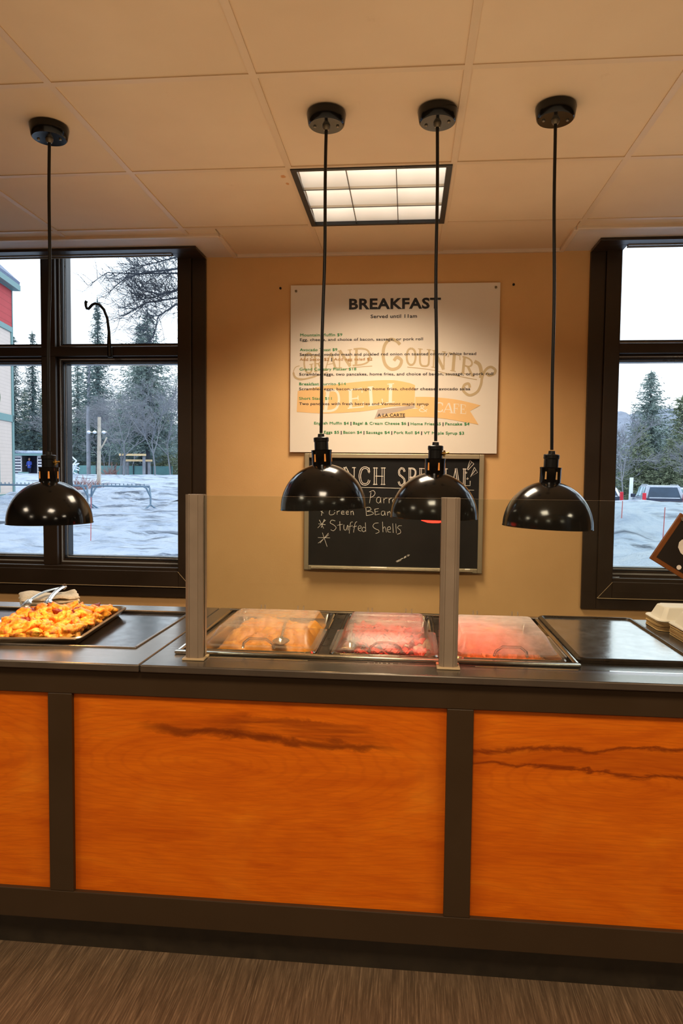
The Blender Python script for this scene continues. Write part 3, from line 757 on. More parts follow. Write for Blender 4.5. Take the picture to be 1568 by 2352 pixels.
# ------------------------------------------------------------------ lettering
def text_geo(s, bold=0, space=1.0):
    cu = D.curves.new('t', 'FONT'); cu.body = s; cu.size = 1; cu.offset = bold; cu.space_character = space; cu.resolution_u = 3
    o = D.objects.new('t', cu); COL.objects.link(o); bpy.context.view_layer.update()
    me = o.evaluated_get(bpy.context.evaluated_depsgraph_get()).to_mesh()
    vs = [(v.co.x, v.co.y) for v in me.vertices]; fs = [tuple(p.vertices) for p in me.polygons]
    o.evaluated_get(bpy.context.evaluated_depsgraph_get()).to_mesh_clear(); D.objects.remove(o); D.curves.remove(cu)
    return vs, fs
def put_text(mb, s, x0, x1, zb, h, y, bold=.012, space=1.06):
    """letters from x0 to x1 along the wall, baseline zb, capital height h"""
    vs, fs = text_geo(s, bold, space)
    a = min(v[0] for v in vs); b = max(v[0] for v in vs); sx = (x1-x0)/(b-a); sz = h/.73
    dx = .021*sz if bold < .02 else 0                 # heavier strokes for the small lines
    for q, (ox, oz) in enumerate(((0,0),) if not dx else ((-dx,-dx*.5),(dx,-dx*.5),(-dx,dx*.5),(dx,dx*.5),(0,0))):
        mb.add([(x0+(v[0]-a)*sx+ox, y-q*1e-5, zb+v[1]*sz+oz) for v in vs], [f for f in fs])
    return sx
# menu board: coordinates measured on the board itself (u right, v down, in board units of 477.5 x 386.5)
def bx(u): return -.617 + u/477.5*1.0715
def bz(v): return 2.463 - v/386.5*.864
board = thing('menu_board', 'white breakfast menu board with green and black lettering', 'menu board', (-.08,3.68,2.03))
m = MB(); m.box(bx(0),bx(477.5),3.668,3.681,bz(386.5),bz(0)); obj('panel', m, M['signwhite'], board, bevel=.001, seg=1)
YT = 3.6668
def cu(u): return (640+u/2.851) - 667.5           # sheet sketch units -> board units
def cv(v): return (630+v/2.851) - 654
dark, grn, tan_ = ('ink','description_line'), ('green','item_line'), ('tan','extra_line')
def line(kind, s, u0, u1, vb, h=6.6, bold=0, nm=None):
    mm = MB(); put_text(mm, s, bx(cu(u0)), bx(cu(u1)), bz(cv(vb)), h/386.5*.864, YT, bold)
    return obj(nm or ('divider_bar' if s == '|' else kind[1]), mm, M[kind[0]], board)
line(dark, 'BREAKFAST', 466, 1062, 228, 24, .034, 'heading')
line(dark, 'Served until 11am', 608, 910, 288, 8.2, .022, 'subheading')
seg = [(grn,'Mountain Muffin $9',144,423,403),(dark,'Egg, cheese, and choice of bacon, sausage, or pork roll',143,951,434),
 (grn,'Avocado Toast $9',143,391,500),(dark,'Seasoned avocado mash and pickled red onion on toasted country white bread',142,1294,531),
 (tan_,'Add bacon $2',142,337,563),(tan_,'Add egg salad $2',370,623,563),(dark,'|',352,357,563),
 (grn,'Grand Country Platter $18',142,518,628),(dark,'Scrambled eggs, two pancakes, home fries, and choice of bacon, sausage, or pork roll',140,1405,661),
 (grn,'Breakfast Burrito $14',140,450,725),(dark,'Scrambled eggs, bacon, sausage, home fries, cheddar cheese, avocado salsa',140,1261,758),
 (grn,'Short Stack $11',140,357,821),(dark,'Two pancakes with fresh berries and Vermont maple syrup',140,994,856),
 (grn,'English Muffin $4',242,472,984),(grn,'Bagel & Cream Cheese $6',501,850,984),(grn,'Home Fries $5',880,1075,986),(grn,'Pancake $4',1104,1260,986),
 (grn,'2 Eggs $5',280,408,1044),(grn,'Bacon $4',437,560,1044),(grn,'Sausage $4',588,743,1044),(grn,'Pork Roll $4',772,938,1044),(grn,'VT Maple Syrup $3',967,1226,1046)]
for a in seg: line(*a)
for u, v in ((487,984),(865,985),(1090,986),(423,1044),(574,1044),(757,1044),(952,1045)): line(dark, '|', u-2.5, u+2.5, v)
line(dark, 'A LA CARTE', 661, 842, 932, 7.6, .03, 'section_heading')
ul = MB(); ul.box(bx(cu(661)),bx(cu(842)),YT-.0001,YT,bz(cv(938)),bz(cv(936)))
obj('underline', ul, M['ink'], board)
for u, v in ((12.5,13.5),(467.5,11)):
    sc = MB(); sc.tube([(bx(u),3.669,bz(v)),(bx(u),3.6640,bz(v))], .0062, 16)
    obj('screw', sc, M['screw'], board)
# faded logo behind the lettering
def lu(u): return (660+u/3.136) - 667.5
def lv(v): return (760+v/3.136) - 654
def L2(p): return (bx(lu(p[0])), bz(lv(p[1])))
YL = 3.6674
def poly(mbx, pts, y=YL): 
    q = [L2(p) for p in pts]; mbx.add([(a,y,b) for a,b in q], [tuple(range(len(q)))])
def curve(pts, n=10):
    """smooth line through points"""
    P = [Vector(p) for p in pts]; out = []
    for i in range(len(P)-1):
        p0, p1, p2, p3 = P[max(i-1,0)], P[i], P[i+1], P[min(i+2,len(P)-1)]
        for k in range(n):
            t = k/n; out.append(.5*((2*p1)+(p2-p0)*t+(2*p0-5*p1+4*p2-p3)*t*t+(3*p1-p0-3*p2+p3)*t**3))
    out.append(P[-1]); return [(p.x,p.y) for p in out]
SK = [0]
def strip(mbx, top, bot, y=YL):
    SK[0] += 1; y = y - SK[0]*.0001
    a = [L2(p) for p in curve(top)]; b = [L2(p) for p in curve(bot)]; n = min(len(a),len(b))
    mbx.add([(p[0],y,p[1]) for p in a[:n]]+[(p[0],y,p[1]) for p in b[:n]], [(i,n+i,n+i+1,i+1) for i in range(n-1)])
org = MB(); gry = MB()
strip(org, [(80,432),(300,392),(560,362),(760,354),(880,372),(932,390)], [(74,584),(290,594),(560,578),(760,545),(880,540),(932,532)])
strip(org, [(935,474),(1060,476),(1230,494),(1400,534),(1326,575),(1390,672)][:4], [(935,548),(1000,572),(1120,590),(1326,575)])
strip(org, [(760,570),(900,560),(1100,560),(1326,575)], [(645,632),(840,620),(1100,625),(1388,672)])
strip(gry, [(668,566),(760,556),(850,545),(930,533)], [(642,634),(720,600),(830,578),(930,550)], YL-.0001)
def wv(x): return x
GL = {  # serif capitals as strokes: (points, width); the box is 0..1 both ways
'D': [([(.16,0),(.16,1)],.2),([(.0,.03),(.45,.03),(.74,.16),(.84,.5),(.74,.84),(.45,.97),(.0,.97)],.13)],
'E': [([(.2,0),(.2,1)],.2),([(.04,.97),(.86,.97),(.86,.74)],.07),([(.2,.5),(.62,.5)],.08),([(.62,.62),(.62,.38)],.05),([(.04,.03),(.88,.03),(.88,.28)],.07)],
'L': [([(.24,0),(.24,1)],.2),([(.06,.97),(.44,.97)],.06),([(.06,.03),(.88,.03),(.88,.3)],.07)],
'I': [([(.5,0),(.5,1)],.24),([(.22,.97),(.78,.97)],.06),([(.22,.03),(.78,.03)],.06)],
'C': [([(.86,.72),(.8,.9),(.55,.98),(.28,.88),(.14,.5),(.28,.12),(.55,.02),(.8,.1),(.88,.28)],.15),([(.87,.98),(.87,.66)],.05)],
'A': [([(.12,0),(.46,1)],.09),([(.5,1),(.84,0)],.2),([(.25,.33),(.7,.33)],.07),([(.0,.03),(.26,.03)],.06),([(.64,.03),(1,.03)],.06)],
'F': [([(.2,0),(.2,1)],.2),([(.04,.97),(.86,.97),(.86,.72)],.07),([(.2,.5),(.62,.5)],.08),([(.62,.62),(.62,.38)],.05),([(.04,.03),(.42,.03)],.06)],
'G': [([(.86,.72),(.8,.9),(.55,.98),(.28,.88),(.14,.5),(.28,.12),(.55,.02),(.78,.08),(.8,.42)],.15),([(.6,.42),(.98,.42)],.07)],
'R': [([(.2,0),(.2,1)],.2),([(.04,.97),(.5,.97),(.76,.86),(.78,.66),(.56,.5),(.2,.5)],.12),([(.5,.5),(.84,.03),(1,.03)],.18),([(.04,.03),(.4,.03)],.06)],
'N': [([(.14,0),(.14,1)],.09),([(.14,1),(.84,0)],.2),([(.86,0),(.86,1)],.09),([(.0,.97),(.2,.97)],.06),([(.0,.03),(.3,.03)],.06),([(.7,.97),(1,.97)],.06)],
'O': [([(.5,.98),(.24,.86),(.13,.5),(.24,.14),(.5,.02),(.76,.14),(.87,.5),(.76,.86),(.5,.98)],.17)],
'U': [([(.2,1),(.2,.3),(.3,.06),(.52,.02),(.74,.08),(.82,.3),(.82,1)],.14),([(.04,.97),(.38,.97)],.06),([(.66,.97),(.98,.97)],.06)],
'T': [([(.5,0),(.5,1)],.22),([(.06,.72),(.1,.97),(.9,.97),(.94,.72)],.07),([(.3,.03),(.7,.03)],.06)],
'S': [([(.8,.78),(.66,.95),(.4,.97),(.2,.82),(.24,.62),(.5,.5),(.76,.36),(.8,.16),(.6,.02),(.34,.03),(.16,.22)],.15)],
'P': [([(.2,0),(.2,1)],.2),([(.04,.97),(.5,.97),(.78,.86),(.8,.64),(.56,.47),(.2,.47)],.12),([(.04,.03),(.4,.03)],.06)],
'H': [([(.2,0),(.2,1)],.2),([(.8,0),(.8,1)],.2),([(.2,.5),(.8,.5)],.07),([(.02,.97),(.38,.97)],.06),([(.02,.03),(.38,.03)],.06),([(.62,.97),(.98,.97)],.06),([(.62,.03),(.98,.03)],.06)],
'&': [([(.95,.45),(.7,.12),(.4,.02),(.14,.16),(.14,.36),(.5,.62),(.58,.82),(.42,.96),(.28,.84),(.34,.62),(.9,.03)],.13)],
}
def glyph(mbx, ch, quad, y):
    """quad: lower-left, lower-right, upper-left, upper-right corners in sketch units"""
    a, b, c, d = [Vector(L2(p)) for p in quad]
    w = ((b-a).length+(d-c).length)/2; h = ((c-a).length+(d-b).length)/2
    for k, (pts, wd) in enumerate(GL[ch]):
        if len(pts) > 4: pts = curve(pts, 5)
        ribbon = [(a*(1-u)*(1-v)+b*u*(1-v)+c*(1-u)*v+d*u*v) for u, v in pts]
        mbx.ribbon(ribbon, wd*min(w, h*.8), y - k*.00002)
lg = MB(); pl = MB()
for ch, q in zip('GRAND', [((118,310),(198,296),(112,160),(192,150)),((196,296),(268,286),(190,176),(262,168)),((268,286),(372,266),(290,160),(352,150)),((370,270),(480,252),(370,140),(474,130)),((480,252),(632,236),(486,126),(622,120))]): glyph(lg, ch, q, YL)
lg.ribbon([L2(p) for p in curve([(820,100),(795,75),(750,62),(712,100),(700,170),(716,240),(760,276),(812,262),(832,215),(800,190),(778,215)],6)], .016, YL)
for ch, q in zip('OUNTR', [((858,246),(944,250),(858,122),(944,126)),((944,252),(1046,262),(944,126),(1046,136)),((1046,264),(1150,282),(1050,138),(1150,152)),((1150,284),(1250,302),(1160,152),(1256,180)),((1250,304),(1352,330),(1262,182),(1352,212))]): glyph(lg, ch, q, YL)
lg.ribbon([L2(p) for p in curve([(1350,222),(1385,245),(1400,300),(1396,340)],6)], .018, YL)
lg.ribbon([L2(p) for p in curve([(1440,300),(1452,322),(1488,312),(1498,284),(1466,262),(1432,280),(1408,330),(1398,390),(1372,440),(1320,462),(1276,430),(1282,390),(1312,380),(1322,408)],6)], .013, YL)
lg.ribbon([L2(p) for p in curve([(92,248),(60,262),(48,300),(66,336),(120,346),(220,322),(300,296)],6)], [.004]*12+[.011]*12+[.009]*6+[.004]*7, YL)
lg.ribbon([L2(p) for p in curve([(395,278),(500,262),(622,252)],6)], .004, YL)
lg.ribbon([L2(p) for p in curve([(874,260),(1040,280),(1200,318),(1370,352)],6)], .004, YL)
for ch, q in zip('DELI', [((262,582),(404,578),(284,428),(404,412)),((442,562),(580,548),(440,424),(566,404)),((590,544),(720,528),(584,402),(690,390)),((700,524),(812,512),(714,380),(800,374))]): pl = MB(); glyph(pl, ch, q, YL-.0003); obj('banner_letter', pl, M['logopale'], board)
for ch, q in zip('&CAFE', [((958,580),(1026,584),(958,532),(1026,536)),((1070,578),(1140,584),(1076,512),(1140,516)),((1130,584),(1212,592),(1144,516),(1206,520)),((1204,592),(1258,594),(1206,522),(1252,524)),((1254,594),(1304,598),(1254,524),(1300,532))]): pl = MB(); glyph(pl, ch, q, YL-.0003); obj('banner_letter', pl, M['logopale'], board)
obj('logo_banner', org, M['logoorange'], board); obj('banner_fold', gry, M['logogrey'], board)
obj('logo_lettering', lg, M['logotan'], board)

# chalkboard
cb = thing('chalkboard', 'framed black chalkboard with chalked lunch specials below the menu board', 'chalkboard', (-.07,3.68,1.29))
X0, X1, Z0, Z1 = -.537, .392, .980, 1.594
m = MB(); m.box(X0+.01,X1-.01,3.672,3.682,Z0+.01,Z1-.01); obj('slate', m, M['slate'], cb)
m = MB(); fw = .024
for a in ((X0,X0+fw,Z0,Z1),(X1-fw,X1,Z0,Z1),(X0+fw,X1-fw,Z1-fw,Z1),(X0+fw,X1-fw,Z0,Z0+fw)): m.box(a[0],a[1],3.660,3.683,a[2],a[3])
obj('frame', m, M['boardframe'], cb, bevel=.003)
m = MB(); m.box(X0+.04,X1-.05,3.640,3.662,Z0+.010,Z0+.015); m.box(X0+.04,X1-.05,3.640,3.643,Z0+.015,Z0+.021); obj('chalk_ledge', m, M['boardframe'], cb, bevel=.001, seg=1)
def K(p):                                            # sketch units of the board's face -> wall
    return (X0 + (690+p[0]/3.646-701.5)/407.5*(X1-X0), Z1 - (1040+p[1]/3.646-1042)/269.5*(Z1-Z0))
ch = MB(); YC = 3.6715
def hand(pts, w=.0042, smooth_=True):
    q = curve(pts, 6) if smooth_ and len(pts) > 2 else pts
    q = [(p[0]+rnd.uniform(-.6,.6), p[1]+rnd.uniform(-.6,.6)) for p in q]
    ch.ribbon([K(p) for p in q], [w*.72*rnd.uniform(.7,1.15) for _ in q], YC)
hand([(90,285),(520,288),(860,292),(1200,296),(1450,300)], .004)
def outline(chs, x0, x1, zt, zb, wk):
    """chalk title: hollow serif capitals drawn as double strokes"""
    n = len(chs); 
    for i, c in enumerate(chs):
        a = x0+(x1-x0)*i/n; b = a+(x1-x0)/n*.86
        for pts, wd in GL[c]:
            q = curve(pts, 4) if len(pts) > 4 else pts
            q = [(a+(b-a)*u, zb+(zt-zb)*v) for u, v in q]
            if wd < .1: hand(q, .0050, False); continue
            d = wd*(b-a)*.42
            for sg in (-1, 1):
                o = []
                for k, p in enumerate(q):
                    t = Vector(q[min(k+1,len(q)-1)])-Vector(q[max(k-1,0)]); t.normalize()
                    o.append((p[0]-t.y*d*sg, p[1]+t.x*d*sg))
                hand(o, .0050, False)
outline('LUNCH', 118, 740, 120, 266, 1); outline('SPECIAL', 818, 1440, 122, 268, 1)
for p in ([(1412,56),(1392,130),(1400,134),(1446,84),(1412,56)],[(1392,130),(1428,66)],[(1450,112),(1420,190),(1476,154),(1450,112)],[(1425,180),(1462,130)],[(1382,150),(1392,156),(1386,164),(1380,156)],[(1394,196),(1402,204),(1394,212),(1388,204)]): hand(p, .0036, False)
# handwriting
for p in ([(602,330),(590,420)],[(588,326),(622,314),(636,335),(622,360),(596,372)],[(676,368),(656,372),(648,402),(668,418),(682,396),(682,370),(686,418)],[(708,378),(710,418)],[(710,392),(724,376),(738,376)],[(752,376),(754,418)],[(754,390),(768,374),(776,376)],[(782,390),(784,418)],[(784,392),(800,378),(806,418)],
  [(196,470),(186,530)],[(180,492),(206,510)],[(300,486),(276,474),(256,490),(256,520),(284,520),(300,506),(296,500)],[(318,490),(320,520)],[(320,500),(334,488),(342,490)],[(356,506),(376,500),(372,488),(356,496),(360,516),(382,514)],[(396,504),(414,500),(410,488),(396,496),(400,516),(418,514)],[(434,488),(436,520)],[(436,498),(452,488),(458,520)],
  [(560,460),(566,524)],[(556,458),(590,454),(604,474),(570,488),(612,492),(622,510),(566,524)],[(636,468),(640,518)],[(636,470),(668,462)],[(638,492),(664,486)],[(640,518),(676,508)],[(712,484),(694,488),(690,510),(706,520),(718,504),(718,484),(724,520)],[(740,488),(744,520)],[(744,500),(760,486),(768,520)],[(806,490),(786,494),(790,504),(806,512),(788,522)],
  [(212,560),(186,632)],[(162,600),(222,606)],[(170,566),(208,640)],[(222,566),(156,634)],
  [(304,574),(276,566),(262,590),(290,606),(312,630),(290,656),(266,648)],[(342,576),(346,654)],[(322,610),(366,600)],[(378,604),(378,640),(396,648),(410,606),(414,650)],[(452,580),(436,584),(428,620),(424,676)],[(416,620),(452,612)],[(488,576),(474,586),(466,624),(460,668)],[(452,622),(486,614)],[(500,634),(522,628),(518,610),(502,616),(500,644),(524,656)],[(558,582),(562,660)],[(560,628),(540,622),(530,646),(546,660),(562,644)],
  [(668,584),(636,588),(622,612),(640,632),(668,644),(672,662),(646,672)],[(702,574),(706,660)],[(706,630),(722,616),(736,662)],[(742,640),(768,634),(762,614),(744,624),(748,654),(772,660)],[(786,586),(792,664)],[(812,588),(818,668)],[(862,604),(836,606),(830,624),(850,640),(852,664),(824,676)],
  [(196,674),(238,792)],[(248,676),(176,762)],[(158,716),(262,718)],[(252,690),(160,764)]): hand(p, .0034)
for _ in range(26):                                   # rubbed-out smear
    u = rnd.random(); x = 826+100*u+rnd.uniform(-6,6); y = 906-58*u+rnd.uniform(-6,6); hand([(x-8,y+4),(x+8,y-6)], .003, False)
obj('chalk_writing', ch, M['chalk'], cb)
def chalk_stick(u0, u1, v, label):
    a = K((u0,v)); b = K((u1,v)); m = MB(); m.tube([(a[0],3.652,Z0+.0205),(b[0],3.652,Z0+.0205)], .0052, 12)
    tag(obj('chalk_stick', m, M['chalk'], smooth=40), label, 'chalk', 'chalk sticks on the board ledge')
chalk_stick(606, 742, 950, 'long white chalk stick on the middle of the chalkboard ledge')
chalk_stick(1385, 1428, 962, 'short white chalk stub at the right end of the chalkboard ledge')
for x, z, lb in ((-.674,2.453,'dark screw in the wall left of the menu board'),(.522,2.455,'dark screw in the wall right of the menu board')):
    m = MB(); m.tube([(x,3.69,z),(x,3.681,z)], .0062, 14); tag(obj('wall_screw', m, M['blackmatte']), lb, 'screw', 'screws left in the wall')

# ------------------------------------------------------------------ potato tray, towel, tongs
TA = radians(6.3); TC = Vector((-1.272,2.425,.9125)); TR = Matrix.Rotation(TA, 3, 'Z')
def tp(x, y, z): return tuple(TC + TR @ Vector((x,y,z)))
tr = thing('sheet_pan', 'aluminium sheet pan full of roasted potatoes on the left counter', 'sheet pan', TC)
m = MB(); hw, hh = .192, .279
q = lambda d, r: [tuple(TR @ Vector((p[0],p[1],0)) + TC)[:2] for p in rrect(-hw+d, hw-d, -hh+d, hh-d, r)]
loft(m, [(q(.026,.02),TC.z+.0005),(q(.010,.03),TC.z+.021),(q(.001,.034),TC.z+.026),(q(0,.035),TC.z+.030),(q(.004,.032),TC.z+.034),(q(.010,.028),TC.z+.031),(q(.016,.026),TC.z+.022),(q(.028,.018),TC.z+.004)], capb=True, capt=True)
obj('tray', m, M['alu'], tr, smooth=50)
def lump(i):
    bm = bmesh.new(); bmesh.ops.create_icosphere(bm, subdivisions=3, radius=1)
    sx, sy, sz = rnd.uniform(.024,.034), rnd.uniform(.017,.023), rnd.uniform(.012,.017)
    off = Vector((i*3.7, i*1.3, 0))
    for v in bm.verts:
        d = noise.noise(v.co*1.5+off)*.42 + noise.noise(v.co*4+off)*.16
        v.co = Vector((v.co.x*sx, v.co.y*sy, v.co.z*sz))*(1+d)
        v.co.z += .010*abs(v.co.x/.03)**1.5*(1 if i % 2 else -.2)
    me = D.meshes.new('roasted_potato'); bm.to_mesh(me); bm.free(); me.materials.append(M['potato'])
    for p in me.polygons: p.use_smooth = True
    return me
lumps = [lump(i) for i in range(7)]; chars = lump(9); chars.materials[0] = M['potatodark']
k = 0
for lay, (cols, rows, zz) in enumerate(((6, 9, .0195), (6, 9, .034), (5, 8, .047))):
    for i in range(cols):
        for j in range(rows):
            sp = (hw-.036)*(1 if lay < 2 else .8); sq = (hh-.036)*(1 if lay < 2 else .86)
            x = -sp + 2*sp*(i+.5)/cols + rnd.uniform(-.008,.008); y = -sq + 2*sq*(j+.5)/rows + rnd.uniform(-.008,.008)
            if lay == 2 and rnd.random() < .35: continue
            dk = rnd.random() < .07 and lay
            o = D.objects.new('roasted_potato', chars if dk else lumps[k % 7]); COL.objects.link(o); k += 1
            o.location = tp(x, y, zz+rnd.uniform(-.003,.006)); s = rnd.uniform(.95,1.3) * (.7 if dk else 1); o.scale = (s, s, s)
            t_ = .18 if lay == 0 else .5; o.rotation_euler = (rnd.uniform(-t_,t_), rnd.uniform(-t_,t_), rnd.uniform(0,6.3))
            tag(o, 'charred dark red scrap among the potatoes on the sheet pan' if dk else 'golden roasted potato chunk heaped on the sheet pan', 'potato', 'charred scraps on the pan' if dk else 'roasted potatoes on the sheet pan')
# folded towel
m = MB(); n = 44; vs = []; fs = []
def towel_pt(u, v, lay):
    x = -.125 + .25*u; y = -.075 + .15*v
    z = .010 + lay*.016 + .012*sin(u*5.1+1.1)*v + .007*noise.noise(Vector((u*4, v*4, lay*3))) + .020*u*(.4+.6*v)
    x += .006*noise.noise(Vector((v*6, lay*5, 1))); y += .006*noise.noise(Vector((u*6, lay*5, 7)))
    return x, y, z
A = radians(33)
for lay in range(3):
    base = len(m.v); top = []; vs = []; fs = []
    for s_ in (0, 1):
        for j in range(n+1):
            for i in range(n+1):
                u, v = i/n, j/n; x, y, z = towel_pt(u, v, lay); e = min(1, min(u,1-u,v,1-v)*12)**.5
                vs.append((-1.468+x*cos(A)-y*sin(A), 2.765+x*sin(A)*.55+y*cos(A), .9215+z + (.0075 if s_ else -.0075)*e))
    K2 = (n+1)**2
    for j in range(n):
        for i in range(n):
            a = j*(n+1)+i; fs.append((a,a+n+1,a+n+2,a+1)); fs.append((K2+a,K2+a+1,K2+a+n+2,K2+a+n+1))
    m.add(vs, fs)
tag(obj('folded_towel', m, M['towel'], smooth=True), 'cream folded terry towel behind the potato tray', 'towel')
# tongs
tg = thing('serving_tongs', 'steel serving tongs resting on the towel and potato tray', 'tongs', (-1.45,2.6,1.0))
def tong(p0, p1, p2, lbl):
    a, b, c = Vector(p0), Vector(p1), Vector(p2); m = MB(); vs = []; fs = []; n = 24
    for i in range(n+1):
        t = i/n; p = a*(1-t)**2 + b*2*t*(1-t) + c*t*t
        d = (b-a)*(1-t)+(c-b)*t; d.normalize(); s_ = d.cross(Vector((0,0,1))).normalized(); u = s_.cross(d)
        w = .019*max(0, 1-((t-.10)/.13)**2)**.5 if t < .22 else 0
        w = max(w, .0085 + (.004*t)); dep = .011 if t < .22 else .004
        for j in range(5):
            q = -1+j*.5; vs.append(p + s_*(q*w) + u*(dep*(1-q*q)))
    for i in range(n):
        for j in range(4): k_ = i*5+j; fs.append((k_,k_+1,k_+6,k_+5))
    obj('tong_arm', m.add(vs, fs), M['steel'], tg, smooth=True)
tong((-1.455,2.545,.962),(-1.475,2.66,1.005),(-1.425,2.80,1.002),'')
tong((-1.375,2.575,.968),(-1.415,2.67,.998),(-1.422,2.80,1.006),'')
m = MB(); m.tube([(-1.424,2.80,.998),(-1.422,2.812,1.004),(-1.42,2.80,1.010)], .008, 10); obj('hinge', m, M['steel'], tg, smooth=True)

# ------------------------------------------------------------------ takeout boxes
def box_stack(x, y, w, d, rot, where, nl):
    C = Vector((x,y,0)); Rz = Matrix.Rotation(rot,3,'Z')
    R = lambda a, r: [tuple(Rz @ Vector((p[0],p[1],0)) + C)[:2] for p in rrect(-w/2+a,w/2-a,-d/2+a,d/2-a,r)]
    for k in range(nl):
        z = .9205 + k*.0043; m = MB(); e = rnd.uniform(0,.002)
        loft(m, [(R(.003+e,.028),z),(R(e,.03),z+.0012),(R(e,.03),z+.003),(R(.003+e,.028),z+.0042)], capb=True, capt=True)
        tag(obj('takeout_box', m, M['stack'], smooth=30), 'flattened tan edge of a nested takeout box in the %s stack' % where, 'takeout box', 'takeout boxes nested in the %s stack' % where)
    z = .9205 + nl*.0043
    t = thing('takeout_box', 'closed white takeout box topping the %s stack' % where, 'takeout box', (x,y,z), 'closed takeout boxes on top')
    m = MB(); loft(m, [(R(0,.03),z+.0005),(R(-.002,.031),z+.003),(R(0,.03),z+.0065),(R(.016,.03),z+.008)], capb=True); obj('rim', m, M['box'], t, smooth=30)
    m = MB(); h = .050
    # lid: concave corners like moulded fibre
    def bump(a, r, dent):
        out = []; pts = R(a, r); n = len(pts)
        for i, p in enumerate(pts):
            v = Vector(p)-Vector(C[:2]); out.append(tuple(Vector(C[:2]) + v*(1-dent*(abs((i % 6)-2.5) < 1.2))))
        return out
    loft(m, [(R(.014,.03),z+.0078),(bump(.018,.022,.04),z+.015),(bump(.032,.020,.06),z+h-.003),(bump(.036,.018,.06),z+h),(R(.058,.02),z+h-.0005)], capt=True)
    obj('lid', m, M['box'], t, smooth=28)
box_stack(1.035,2.735,.215,.17,.0,'back',8)
box_stack(1.052,2.545,.205,.18,.0,'front',9)

# ------------------------------------------------------------------ tilted hanging sign
hs = thing('hanging_sign', 'tilted black sign with orange rim hanging at the right edge of the guard', 'sign', (.73,2.0,1.39))
an = radians(-31.5); ux = Vector((cos(an),0,sin(an))); uz = Vector((-sin(an),0,cos(an))); O = Vector((.668,2.0,1.263))
def S(u, v, y=0): p = O + ux*u + uz*v; return (p.x, 2.0+y, p.z)
Wd, Hd = .30, .149
m = MB(); m.add([S(0,0,-.004),S(Wd,0,-.004),S(Wd,Hd,-.004),S(0,Hd,-.004),S(0,0,.004),S(Wd,0,.004),S(Wd,Hd,.004),S(0,Hd,.004)], [(0,1,2,3),(7,6,5,4),(0,4,5,1),(1,5,6,2),(2,6,7,3),(3,7,4,0)])
obj('board', m, M['signedge'], hs, bevel=.0015)
m = MB(); e = .0125; m.add([S(e,e,-.0046),S(Wd-e,e,-.0046),S(Wd-e,Hd-e,-.0046),S(e,Hd-e,-.0046)], [(0,1,2,3)]); obj('face', m, M['signblack'], hs)
m = MB(); vs, fs = text_geo('8', .03); k = .112/.73
m.add([S(.040+v[0]*k, .058+v[1]*k*.75, -.0052) for v in vs], fs)
cz = [(.078+.0065*cos(a), .021+.0065*sin(a)) for a in [2*pi*i/20 for i in range(20)]]
m.add([S(a,b,-.0052) for a,b in cz], [tuple(range(20))]); obj('lettering', m, M['chalk'], hs)
m = MB(); m.tube([S(.013,Hd-.012,-.010),S(.013,Hd-.012,.0)], .0055, 14); m.tube([S(Wd-.013,Hd-.012,-.010),S(Wd-.013,Hd-.012,.0)], .0055, 14); obj('pin', m, M['alu'], hs, smooth=40)
m = MB(); m.tube([S(.013,Hd-.012,-.008), (.80,1.998,1.405), (.86,2.03,1.425), (.893,2.07,1.424), (.90,2.03,1.40), S(Wd-.013,Hd-.012,-.008)], .0035, 8); obj('string', m, M['string'], hs, smooth=True)
# ------------------------------------------------------------------ outdoors
def sstep(a, b, x): t = max(0, min(1, (x-a)/(b-a))); return t*t*(3-2*t)
def ground(x, y):
    L = .08 + .42*sstep(24,34,y) + .74*sstep(34,58,y)
    L += .30*sstep(28.5,30.5,y)*(1-sstep(32.5,35,y))*sstep(-16.5,-15,x)*(1-sstep(-11,-9.5,x))
    R = .40 - .1*sstep(10,14,y) + .13*sstep(26,29,y)*(1-sstep(30.5,33,y)) - 1.05*sstep(31,34,y)
    R += .45*math.exp(-((x-4.6)**2/1.6+(y-16)**2/1.4)) - .12*sstep(16.5,18,y)*(1-sstep(24,26,y))
    w = sstep(-5, 2, x); g = L*(1-w) + R*w
    a = .13 if y < 60 else .03
    g += a*noise.fractal(Vector((x*.55, y*.4, 1.7)), .9, 2.1, 4) + .06*noise.fractal(Vector((x*1.7, y*1.1, 5.1)), .9, 2.1, 4)*(1 if y < 40 else .3)
    g += .09*(1-sstep(12,17,y))*noise.fractal(Vector((x*1.1, y*.9, 9.3)), .8, 2.2, 5)
    if y < 6: g = min(g, .3)
    return g
m = MB(); vs = []; fs = []
ys = [3.9 + .16*i for i in range(60)]
while ys[-1] < 125: ys.append(ys[-1]*1.017)
us = [-1.05 + 1.9*i/190 for i in range(191)]
for y in ys:
    for u in us: x = u*(y+6); vs.append((x, y, ground(x, y)))
W = len(us)
for j in range(len(ys)-1):
    for i in range(W-1): a = j*W+i; fs.append((a,a+1,a+W+1,a+W))
tag(obj('snow_ground', m.add(vs, fs), M['snow'], smooth=True), kind='structure')
m = MB(); vs = []; fs = []                             # far wooded ridge
for j in range(14):
    for i in range(241):
        x = -130 + i*1.0; y = 100 + j*3.2
        h = 1.0 + (9.5 if x < -5 else 12.5)*sstep(0, 1, j/13) + 1.6*noise.fractal(Vector((x*.07, j*.3, 3)), .9, 2, 4) + (1.0*rnd.random()*j/13)
        vs.append((x, y, h if j else -2))
for j in range(13):
    for i in range(240): a = j*241+i; fs.append((a,a+1,a+242,a+241))
tag(obj('hills', m.add(vs, fs), M['hillw']), kind='structure')
m = MB(); vs = []; fs = []                             # cleared road behind the ski racks
for i in range(30):
    x = -9.6 + i*.30
    for y in (27.8+.02*i, 29.6): vs.append((x, y + .25*sin(i*.5), ground(x, y)+.05))
for i in range(29): a = 2*i; fs.append((a,a+2,a+3,a+1))
